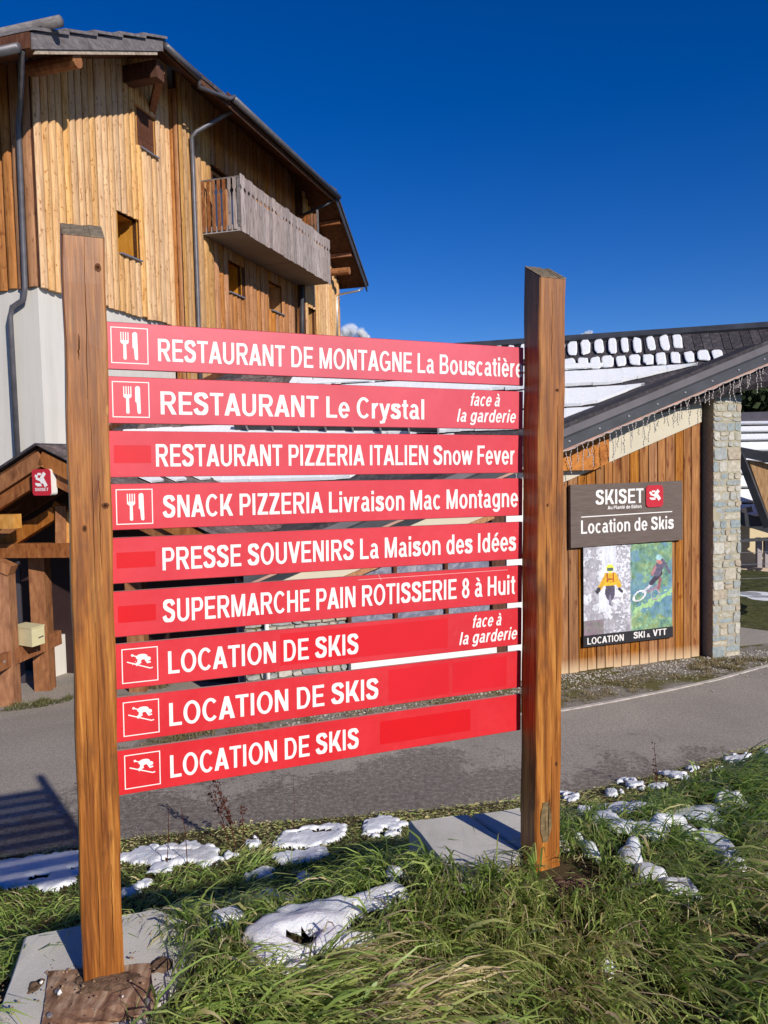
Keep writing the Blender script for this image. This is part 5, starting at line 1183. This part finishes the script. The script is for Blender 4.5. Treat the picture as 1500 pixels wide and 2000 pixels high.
mx = m.n('ShaderNodeMixShader'); m.l(m.ramp(lw.outputs['Facing'], [(0.0, (.72, .72, .72)), (.45, (.985, .985, .985))]), mx.inputs[0]); m.l(m.b.outputs[0], mx.inputs[1]); m.l(tp.outputs[0], mx.inputs[2]); m.l(mx.outputs[0], m.t.nodes['Material Output'].inputs[0]); MAT['cloud'] = m.m
cloud(690, 652, 60, 36, 1, 'small white cumulus just right of the chalet'); cloud(1148, 655, 34, 16, 2, 'faint wisp of cloud just right of the right post')

# ------------------------------------------------------------------ snow on the bank
def to_terrain(px, py, dz):
    d = ray(px, py); Y = np.linspace(1.3, 16, 1400); P = CAM[None]+d[None]*Y[:, None]; g_ = zt(P[:, 0], P[:, 1])+dz-P[:, 2]
    k = np.argmax(g_ > 0); return P[k] if g_[k] > 0 else P[-1]
def conv(z, pts):
    sx, ox, oy = z; return [(x/sx+ox, y/sx+oy) for x, y in pts]
Z2, Z1, Z4 = (3, 400, 1500), (3, 0, 1450), (3.3333, 1050, 1400)
big = [('large ragged snow patch in the middle of the long grass', Z2, [[(200, 960), (300, 880), (440, 830), (640, 750), (740, 745), (850, 745), (1000, 690), (1060, 660), (1200, 690), (1180, 720), (1000, 770), (900, 790), (850, 870), (750, 920), (620, 905), (600, 880), (560, 910), (400, 910), (430, 980), (560, 1040), (640, 1000), (780, 930), (850, 925), (880, 960), (990, 965), (900, 1020), (800, 1050), (600, 1060), (420, 1120), (300, 1150), (270, 1060), (240, 990)]]),
       ('thin snow sliver just below the large central patch', Z2, [[(410, 1170), (500, 1130), (600, 1115), (620, 1145), (560, 1180), (440, 1190)]]),
       ('small oval snow patch left of the large central one', Z2, [[(40, 870), (100, 820), (210, 815), (200, 850), (120, 885), (60, 895)]]),
       ('branching snow patch in the grass right of the right post', Z4, [[(370, 640), (440, 600), (560, 640), (680, 650), (760, 640), (860, 630), (960, 640), (990, 660), (880, 680), (820, 720), (660, 720), (640, 690), (560, 710), (480, 690)], [(910, 700), (1090, 720), (1180, 750), (1320, 850), (1290, 880), (1200, 870), (1100, 800), (990, 760)], [(400, 560), (560, 530), (700, 540), (860, 555), (960, 590), (1000, 530), (1110, 520), (1130, 560), (1180, 620), (1120, 640), (1060, 600), (960, 640), (900, 600), (830, 590), (700, 560), (580, 600), (430, 580)]]),
       ('lowest snow patch right of the right post, in two lumps', Z4, [[(640, 950), (740, 940), (860, 985), (790, 1030), (700, 1010)], [(790, 1050), (960, 1040), (1070, 1110), (1050, 1135), (880, 1110)]]),
       ('snow patch between the branching one and the lowest one on the right', Z4, [[(480, 820), (560, 790), (680, 780), (660, 860), (690, 910), (620, 930), (530, 890), (510, 850)]])]
scat = [(Z2, [[(300, 710), (370, 685), (410, 710), (350, 740)], [(410, 720), (540, 690), (550, 715), (430, 745)], [(510, 630), (590, 600), (640, 630), (560, 655)], [(1030, 590), (1100, 550), (1150, 575), (1080, 605)], [(1330, 965), (1390, 950), (1400, 985), (1345, 995)],
   [(400, 400), (520, 345), (700, 320), (830, 330), (820, 370), (740, 430), (640, 440), (480, 450), (410, 440)], [(930, 300), (1040, 270), (1110, 290), (1170, 320), (1130, 380), (1000, 400), (920, 360)], [(250, 400), (320, 395), (340, 430), (250, 430)], [(-80, 430), (60, 460), (70, 560), (-80, 540)],
   [(90, 500), (160, 470), (190, 500), (120, 520)], [(510, 470), (700, 460), (740, 490), (560, 540), (400, 540), (390, 510)], [(210, 610), (400, 570), (380, 620), (240, 640)], [(-200, 440), (-60, 420), (40, 470), (-60, 530), (-200, 520)]]),
  (Z1, [[(-60, 690), (120, 670), (300, 650), (470, 625), (480, 740), (400, 770), (440, 800), (300, 850), (200, 820), (0, 840), (-60, 800)], [(690, 660), (850, 600), (920, 600), (930, 660), (860, 700), (690, 690)], [(690, 880), (830, 790), (900, 790), (860, 840), (690, 900)],
   [(930, 600), (1040, 585), (1240, 620), (1280, 660), (1230, 710), (1100, 690), (1000, 720), (940, 740), (850, 750), (880, 680)], [(1250, 1000), (1320, 965), (1400, 965), (1410, 1000), (1330, 1030), (1260, 1040)], [(1420, 560), (1500, 540), (1500, 600), (1440, 590)]]),
  (Z4, [[(1180, 880), (1300, 890), (1360, 940), (1260, 945), (1190, 910)], [(220, 740), (330, 780), (410, 840), (360, 850), (280, 800)], [(1130, 490), (1240, 460), (1330, 480), (1370, 540), (1300, 540), (1220, 500), (1150, 540)],
   [(430, 470), (510, 450), (530, 490), (450, 515)], [(510, 400), (660, 390), (700, 460), (640, 460), (560, 430)], [(150, 480), (270, 505), (240, 530), (160, 520)], [(240, 580), (340, 560), (350, 610), (270, 630)], [(800, 350), (880, 340), (1000, 370), (960, 390), (840, 380)], [(960, 310), (1030, 310), (1020, 340)],
   [(1090, 330), (1210, 310), (1150, 350)], [(1210, 260), (1330, 220), (1410, 250), (1340, 290), (1230, 280)], [(1440, 210), (1520, 170), (1540, 250)], [(1420, 980), (1540, 970), (1540, 1030), (1450, 1010)], [(420, 1560), (480, 1530), (480, 1560), (430, 1580)], [(700, 440), (800, 420), (880, 430), (780, 455)]])]
def densify(poly, n=5):
    out = []
    for i in range(len(poly)):
        a, b = np.array(poly[i]), np.array(poly[(i+1) % len(poly)])
        for t in range(n): out.append(a*(1-t/n)+b*t/n)
    return out
def inpoly(X, Y, P):
    ins = np.zeros(X.shape, bool); n = len(P); j = n-1
    for i in range(n):
        xi, yi = P[i]; xj, yj = P[j]
        with np.errstate(divide='ignore', invalid='ignore'):
            c = ((yi > Y) != (yj > Y)) & (X < (xj-xi)*(Y-yi)/(yj-yi+1e-12)+xi)
        ins ^= c; j = i
    return ins
SNOWP = []
LIFT = .055
def snow_mesh(mb, polys, seed):
    for P in polys:
        P = densify([p for p in P], 3); wp = np.array([to_terrain(x, y, LIFT)[:2] for x, y in P])
        r = random.Random(seed); wp = wp+np.array([[r.gauss(0, .006), r.gauss(0, .006)] for _ in wp])*np.clip(wp[:, 1:2]-1.2, .6, 4)
        SNOWP.append(wp)
        x0, y0 = wp.min(0)-.02; x1, y1 = wp.max(0)+.02; step = max(.011, min(.05, (x1-x0+y1-y0)/110))
        gx_, gy_ = np.meshgrid(np.arange(x0, x1+step, step), np.arange(y0, y1+step, step)); ny_, nx_ = gx_.shape
        far_ = np.clip(gy_.mean()/3, .8, 3); wx = gx_+(fbm(gx_*18, gy_*18, 3)-.5)*.06*far_; wy = gy_+(fbm(gx_*18+50, gy_*18, 3)-.5)*.06*far_
        M_ = (inpoly(wx, wy, wp) & ((fbm(gx_*(13 if gy_.mean() < 4.2 else 4.5)+31, gy_*(13 if gy_.mean() < 4.2 else 8), 4) < (.74 if gy_.mean() < 4.2 else .63)))).astype(float)
        D = M_.copy()
        for _ in range(3):      # soft rim
            Dp = np.pad(D, 1); D = (Dp[1:-1, 1:-1]*2+Dp[:-2, 1:-1]+Dp[2:, 1:-1]+Dp[1:-1, :-2]+Dp[1:-1, 2:])/6
        rim = np.clip((D-.1)/.5, 0, 1); thick_ = .022*np.clip((D-.1)/.9, 0, 1)**.7*(.5+1.0*fbm(gx_*9+3, gy_*9, 3))
        zz = zt(gx_, gy_)+(LIFT-.018)*(.25+.75*rim)+thick_+(fbm(gx_*30, gy_*30, 2)-.5)*.008
        zz = zz
        idx = -np.ones((ny_, nx_), int); b = len(mb.v); use = D > .1
        k = 0
        cell = use[:-1, :-1] & use[1:, :-1] & use[:-1, 1:] & use[1:, 1:]
        need = np.zeros_like(use); need[:-1, :-1] |= cell; need[1:, :-1] |= cell; need[:-1, 1:] |= cell; need[1:, 1:] |= cell
        ii = np.argwhere(need); idx[need] = np.arange(len(ii))+b
        mb.v += [(float(gx_[i, j]), float(gy_[i, j]), float(zz[i, j])) for i, j in ii]
        for i, j in np.argwhere(cell): mb.f.append((int(idx[i, j]), int(idx[i, j+1]), int(idx[i+1, j+1]), int(idx[i+1, j])))
for i, (lab, zc, polys) in enumerate(big):
    mb = MB(); snow_mesh(mb, [conv(zc, p) for p in polys], i)
    if mb.v: single('snow_patch', mb, MAT['snow'], lab, 'snow', group='snow patches lying on the grass', loc=np.mean(mb.v, 0), sm=True, recalc=False)
mb = MB()
for i, (zc, polys) in enumerate(scat): snow_mesh(mb, [conv(zc, p) for p in polys], 20+i)
single('scattered_snow', mb, MAT['snow'], kind='stuff', sm=True, recalc=False)

# ------------------------------------------------------------------ grass
SLABS = [[(-1.13, 2.37), (-.77, 2.49), (-.66, 2.34), (-.70, 1.7), (-1.0, 1.7)], [(.08, 3.02), (.305, 3.07), (.58, 3.14), (.62, 2.86), (.44, 2.68), (.26, 2.64)]]
def blades(X, Y, L, Wd, dirx, diry, curl, tone, z0, seed, segs=4):
    r = np.random.default_rng(seed); n = len(X); th = np.arctan2(diry, dirx); t = np.linspace(0, 1, segs+1)
    lean0 = r.uniform(.15, .75, n); bend = curl
    ang = lean0[:, None]+bend[:, None]*t[None]                  # angle from vertical grows along the blade
    ds = (L/segs)[:, None]; hx = np.cumsum(np.concatenate([np.zeros((n, 1)), np.sin(ang[:, :-1])*ds], 1), 1); hz = np.cumsum(np.concatenate([np.zeros((n, 1)), np.cos(ang[:, :-1])*ds], 1), 1)
    cx = X[:, None]+hx*np.cos(th)[:, None]; cy = Y[:, None]+hx*np.sin(th)[:, None]; cz = z0[:, None]+hz
    floor = zt(cx, cy)+.012+.02*r.random((n, 1)); cz = np.maximum(cz, floor)
    wa = th+np.pi/2+r.normal(0, .75, n); roll = r.normal(.5, .9, n)[:, None]; w = Wd[:, None]*np.array([.8, 1, .85, .55, .0])[None, :segs+1]/2 if segs == 4 else Wd[:, None]*np.linspace(1, 0, segs+1)[None]/2
    wx, wy = np.cos(wa)[:, None]*w, np.sin(wa)[:, None]*w
    Lf = np.stack([cx-wx, cy-wy, cz], -1); Rt = np.stack([cx+wx, cy+wy, cz+w*roll], -1)
    V = np.concatenate([Lf[:, :-1], Rt[:, :-1], ((Lf+Rt)/2)[:, -1:]], 1)      # n,(2*segs+1),3
    k = 2*segs+1; base_ = (np.arange(n)*k)[:, None]; quads = []
    for s in range(segs-1): quads.append(np.stack([base_[:, 0]+s, base_[:, 0]+segs+s, base_[:, 0]+segs+s+1, base_[:, 0]+s+1], 1))
    Q = np.stack(quads, 1).reshape(-1, 4); T = np.stack([base_[:, 0]+segs-1, base_[:, 0]+2*segs-1, base_[:, 0]+2*segs], 1)
    tn = np.repeat((tone[:, None]+np.linspace(-.08, .10, segs)[None]), 1, 1); TV = np.concatenate([tn, tn, (tone+.12)[:, None]], 1)
    return V.reshape(-1, 3), Q, T, TV.reshape(-1)
def build_blades(name, parts_, mat, **kw):
    off = 0; Vs = []; Qs = []; Ts = []; TVs = []
    for V, Q, T, TV in parts_: Vs.append(V); Qs.append(Q+off); Ts.append(T+off); TVs.append(TV); off += len(V)
    V = np.concatenate(Vs); Q = np.concatenate(Qs); T = np.concatenate(Ts); TV = np.concatenate(TVs)
    me = bpy.data.meshes.new(name); me.vertices.add(len(V)); me.vertices.foreach_set('co', V.astype(np.float32).ravel())
    li = np.concatenate([Q.ravel(), T.ravel()]).astype(np.int32); me.loops.add(len(li)); me.loops.foreach_set('vertex_index', li)
    nq, ntt = len(Q), len(T); me.polygons.add(nq+ntt); st = np.concatenate([np.arange(nq)*4, nq*4+np.arange(ntt)*3]).astype(np.int32); me.polygons.foreach_set('loop_start', st)
    try: me.polygons.foreach_set('loop_total', np.concatenate([np.full(nq, 4), np.full(ntt, 3)]).astype(np.int32))
    except Exception: pass
    me.update(calc_edges=True); me.validate()
    a = me.attributes.new('tone', 'FLOAT', 'POINT'); a.data.foreach_set('value', np.clip(TV, 0, 1).astype(np.float32)); me.materials.append(mat)
    o = bpy.data.objects.new(name, me); COL.objects.link(o)
    for k, v in kw.items(): o[k] = v
    return o
def region(n, x0, x1, ya, yb, seed):
    r = np.random.default_rng(seed); X = r.uniform(x0, x1, n); Y = r.uniform(0, 1, n); A_ = ya(X); B_ = yb(X); return X, A_+(B_-A_)*Y, r
def filt(X, Y, keep_snow=.10, seed=0, slabs=True):
    r = np.random.default_rng(seed); k = np.ones(len(X), bool)
    for P in SNOWP:
        m_ = (X > P[:, 0].min()) & (X < P[:, 0].max()) & (Y > P[:, 1].min()) & (Y < P[:, 1].max())
        if m_.any():
            ins = np.zeros(len(X), bool); ins[m_] = inpoly(X[m_], Y[m_], P); k &= ~(ins & (r.random(len(X)) > keep_snow))
    if slabs:
        for P in SLABS: k &= ~inpoly(X, Y, P)
    # bare muddy rings at the post feet
    for cx, cy, ra in ((-.80, 2.08, .20), (.60, 2.62, .10), (-1.12, 2.1, .16)):
        d = np.hypot(X-cx, Y-cy); k &= ~((d < ra*(.8+.5*r.random(len(X)))) & (r.random(len(X)) > .06))
    return k
def field(X, Y):   # combed direction of the lying grass
    a = -1.35+2.6*(fbm(X*1.5+4, Y*1.5+8, 2)-.5)*1.7+.5*(fbm(X*6, Y*6, 2)-.5); return a
PARTS = []
# near bank: tufts
NC = 2500; Xc, Yc_, r = region(NC, -1.35, 2.6, lambda X: 1.35+0*X, lambda X: Yc(X)+.55, 3)
per = 19; X = np.repeat(Xc, per)+r.normal(0, .028, NC*per); Y = np.repeat(Yc_, per)+r.normal(0, .028, NC*per)
tc = np.repeat(.42+.38*(fbm(Xc*2.2+7, Yc_*2.2, 3)-.45)+r.normal(0, .07, NC), per)
tone = tc+r.normal(0, .11, NC*per); dry = r.random(NC*per) < .08+1.5*np.clip(fbm(X*2.1+40, Y*2.1, 2)-.52, 0, 1); tone = np.where(dry, r.uniform(.72, 1.0, NC*per), tone)
ad = np.repeat(field(Xc, Yc_)+r.normal(0, .30, NC), per)+r.normal(0, .30, NC*per)
Lc = np.repeat(r.uniform(.7, 1.3, NC), per)*r.uniform(.11, .27, NC*per)
k = filt(X, Y, .03, 5)
k &= filt(X+Lc*.35*np.cos(ad), Y+Lc*.35*np.sin(ad), .12, 55, False) & filt(X+Lc*.62*np.cos(ad), Y+Lc*.62*np.sin(ad), .18, 57, False)
X, Y, tone, ad, Lc = X[k], Y[k], tone[k], ad[k], Lc[k]
# keep blades that lie over snow short
PARTS.append(blades(X, Y, Lc, np.random.default_rng(1).uniform(.0042, .0085, len(X)), np.cos(ad), np.sin(ad), np.random.default_rng(2).uniform(1.1, 2.3, len(X)), tone, zt(X, Y)-.005, 6))
# fine under-layer, duller and drier
n = 30000; X, Y, r = region(n, -1.4, 2.7, lambda X: 1.3+0*X, lambda X: Yc(X)+.7, 13); k = filt(X, Y, .02, 8); X, Y = X[k], Y[k]; n = len(X)
ad = r.uniform(-3.14, 3.14, n); tone = np.where(r.random(n) < .28, r.uniform(.7, .98, n), r.uniform(.05, .45, n))
PARTS.append(blades(X, Y, r.uniform(.03, .09, n), r.uniform(.002, .0035, n), np.cos(ad), np.sin(ad), r.uniform(.3, 1.6, n), tone, zt(X, Y)-.003, 16))
build_blades('long_grass', PARTS, MAT['grass'], kind='stuff')
# slope down to the road: shorter, browner towards the verge
PARTS = []
n = 120000; X, Y, r = region(n, -5.5, 7.5, lambda X: Yc(X)+.4, lambda X: Ye(X)+.12, 23); k = filt(X, Y, .06, 9) & filt(X, Y-.12, .45, 19); X, Y = X[k], Y[k]; n = len(X)
f = (Y-Yc(X))/(Ye(X)-Yc(X)); ad = field(X, Y)+r.normal(0, .8, n); tone = .33+.30*(fbm(X*1.3, Y*1.3, 3)-.4)+r.normal(0, .12, n)
vg = np.clip((f-.80)/.16, 0, 1); tone = np.where(r.random(n) < vg*.75+.12+.5*np.clip(fbm(X*1.1+60, Y*1.1, 2)-.5, 0, 1), r.uniform(.62, .92, n), tone); L = r.uniform(.08, .22, n)*(1-.66*vg)
PARTS.append(blades(X, Y, L, r.uniform(.006, .012, n), np.cos(ad), np.sin(ad), r.uniform(.8, 2.0, n), tone, zt(X, Y)-.01, 26))
build_blades('bank_grass', PARTS, MAT['grass'], kind='stuff')
# verge tufts in front of the shop and by the porch posts
PARTS = []
def patch(cx, cy, rx, ry, n, L0, L1, seed, lo=.3, hi=.9, ang=.33):
    r = np.random.default_rng(seed); a = r.uniform(0, 6.283, n); q = np.sqrt(r.random(n)); x = q*np.cos(a)*rx; y = q*np.sin(a)*ry; X = cx+x*math.cos(ang)-y*math.sin(ang); Y = cy+x*math.sin(ang)+y*math.cos(ang)
    k = fbm(X*4, Y*4, 2) > .42; X, Y = X[k], Y[k]; n = len(X); ad = r.uniform(-3.1, 3.1, n); tn = r.uniform(lo, hi, n)
    V, Q, T, TV = blades(X, Y, r.uniform(L0, L1, n), r.uniform(.006, .012, n), np.cos(ad), np.sin(ad), r.uniform(.3, 1.5, n), tn, np.full(n, .005), seed)
    return V, Q, T, TV
_zt = zt
def zt(X, Y): return _zt(X, Y) if np.mean(np.asarray(Y)) < 9 else np.zeros(np.shape(X))
for (px, py, rx, ry, n, L0, L1, lo, hi) in ((1150, 1352, 1.1, .5, 7000, .03, .08, .35, .95), (1280, 1325, .7, .25, 2500, .03, .07, .3, .95), (1200, 1312, .7, .2, 1500, .02, .06, .5, 1), (1420, 1300, .9, .35, 4000, .05, .16, .45, 1), (1380, 1316, .8, .3, 2500, .03, .08, .4, 1),
        (700, 1400, 3.2, .35, 7000, .03, .09, .4, .98), (420, 1440, 1.6, .35, 3500, .03, .09, .4, .98), (35, 1378, .9, .35, 4500, .05, .14, .2, .7), (300, 1345, .3, .15, 500, .05, .2, .3, .9)):
    p = onz(px, py, 0); PARTS.append(patch(p[0], p[1], rx, ry, int(n*.5), L0, L1, int(px), max(lo, .72) if px != 35 else lo, hi))
MAT['dry_grass'] = blade_mat('dry_verge_grass', [(0, (.06, .08, .02)), (.5, (.15, .16, .05)), (.8, (.24, .20, .09)), (1, (.34, .27, .15))])
build_blades('verge_grass', PARTS, MAT['dry_grass'], kind='stuff')
zt = _zt
# gravel stones on the verge and mud pebbles
r = np.random.default_rng(77); mb = MB()
def pebble(c, s, rr_):
    q = rr_.normal(size=(6, 3))*.18; b = np.array([(1, 0, 0), (-1, 0, 0), (0, 1, 0), (0, -1, 0), (0, 0, .7), (0, 0, -.7)])+q; mb.add([c+p*s for p in b], [(0, 2, 4), (2, 1, 4), (1, 3, 4), (3, 0, 4), (2, 0, 5), (1, 2, 5), (3, 1, 5), (0, 3, 5)])
for i in range(2600):
    t = r.random(); s_ = r.uniform(-5.5, 5.2); o_ = .05+abs(r.normal(0, .55)); p = SS(s_, o_, 0)+A3(0, 0, .01); pebble(p, r.uniform(.008, .028), r)
single('gravel_stones', mb, plain('gravel_stone', (.40, .37, .32), .9, .15, .35, 30), kind='stuff', recalc=False)
mb = MB()
for i in range(260):
    X = -.95+r.normal(0, .16); Y = 2.05+r.normal(0, .14)
    if inpoly(np.array([X]), np.array([Y]), [(-1.0, 2.14), (-.70, 2.17), (-.62, 1.97), (-.9, 1.9)])[0] and r.random() < .75: continue
    pebble(A3(X, Y, float(zt(X, Y))+.012+(.03 if X > -1 else 0)), r.uniform(.002, .006), r)
single('mud_crumbs', mb, plain('mud_crumb', (.26, .17, .11), .95, .1, .4, 60), kind='stuff', recalc=False)
for i, (px, py, s, lab) in enumerate(((116, 1938, .011, 'largest white pebble on the muddy board at the left post foot'), (81, 1918, .006, 'small white pebble on the slab left of the muddy board'), (240, 1946, .004, 'tiny white pebble near the right corner of the left post foot'))):
    mb = MB(); c = onz(px, py, 2.60); pebble(c, s, r); single('pebble', mb, MAT['white_paint'], lab, 'pebble', loc=c, group='white pebbles round the left post foot')
# clods of mud round the post feet
def clod(cx, cy, z, rx, ry, h, seed, label=None):
    mb = MB(); N = 20; r_ = np.random.default_rng(seed); gx_, gy_ = np.meshgrid(np.linspace(-1, 1, N), np.linspace(-1, 1, N)); R_ = np.hypot(gx_, gy_)
    X = cx+gx_*rx; Y = cy+gy_*ry; Z = z+h*np.clip(1-R_**2, -.3, 1)*(.5+fbm(X*25, Y*25, 3))+(fbm(X*70, Y*70, 2)-.5)*.012
    mb.v = [tuple(p) for p in np.stack([X, Y, Z], -1).reshape(-1, 3)]; mb.f = [(j*N+i, j*N+i+1, (j+1)*N+i+1, (j+1)*N+i) for j in range(N-1) for i in range(N-1) if R_[j:j+2, i:i+2].min() < 1.02]
    return mb
mud = plain('wet_mud', (.15, .095, .06), .95, .1, .5, 45, bump=.012, bsc=150)
mb = clod(-.80, 2.115, 2.584, .105, .05, .010, 1); m2 = clod(-.67, 2.195, 2.577, .035, .035, .014, 2); mb.add(m2.v, m2.f); m2 = clod(-.995, 2.12, 2.573, .022, .04, .008, 3); mb.add(m2.v, m2.f); m2 = clod(.60, 2.60, 2.55, .12, .07, .035, 4); mb.add(m2.v, m2.f); m2 = clod(.42, 2.62, 2.58, .06, .05, .035, 5); mb.add(m2.v, m2.f)
single('mud', mb, mud, kind='stuff', sm=True, recalc=False)
# dead dock stalks standing at the bank edge
def dock(px, pyb, pyt, Y, label, seed, seeds=60, lean=.0, thick_=.004):
    r_ = random.Random(seed); thick_ *= 1.5; b = at(px, pyb, Y); t = at(px+lean, pyt, Y); H = (t-b); o = thing('dock_stalk', label, 'dead plant', b, 'dead dock stalks on the bank')
    part('stem', MB().tube([b-U3*.15, b+H*.4+A3(.01, 0, 0), b+H*.8, t], [thick_, thick_, thick_*.7, thick_*.3], 5), MAT['stalk'], o)
    if seeds:
        s = MB()
        for i in range(seeds):
            f = r_.uniform(.25, 1); c = b+H*f+A3(r_.gauss(0, .024), r_.gauss(0, .024), 0); k = r_.uniform(.007, .016)
            a = A3(r_.gauss(0, 1), r_.gauss(0, 1), r_.gauss(0, 1)); a /= np.linalg.norm(a); q = np.cross(a, A3(0, .3, 1)); q /= np.linalg.norm(q)
            s.add([c-a*k, c-q*k, c+a*k, c+q*k], [(0, 1, 2, 3)]).add([c-U3*k, c-q*k, c+U3*k, c+q*k], [(0, 1, 2, 3)])
        part('seed_head', s, MAT['stalk'], o, recalc=False)
dock(462, 1640, 1520, 7.9, 'tallest rust-brown seed stalk below the lowest red plank', 1, 150, -44, .004)
dock(448, 1635, 1545, 8.0, 'shorter seed stalk just left of the tallest one', 2, 50, -38, .003)
dock(474, 1640, 1572, 7.9, 'thin seed stalk just right of the tallest one', 3, 30, -2, .003)
dock(325, 1665, 1575, 7.5, 'bare dark stalk in the snow right of the left post', 4, 0, 5, .003); dock(365, 1665, 1570, 7.5, 'bare forked stalk a little further right of the left post', 5, 0, -12, .003)
dock(573, 1620, 1505, 8.3, 'thin straight stalk rising in front of the damp road', 6, 0, 0, .0015); dock(1282, 1545, 1450, 9.2, 'leafy weed at the road edge right of the right post', 7, 26, -4, .003)
print('objects', len(bpy.data.objects), 'tris', sum(len(o.data.polygons) for o in bpy.data.objects if o.type == 'MESH'), 'shingles', cnt)
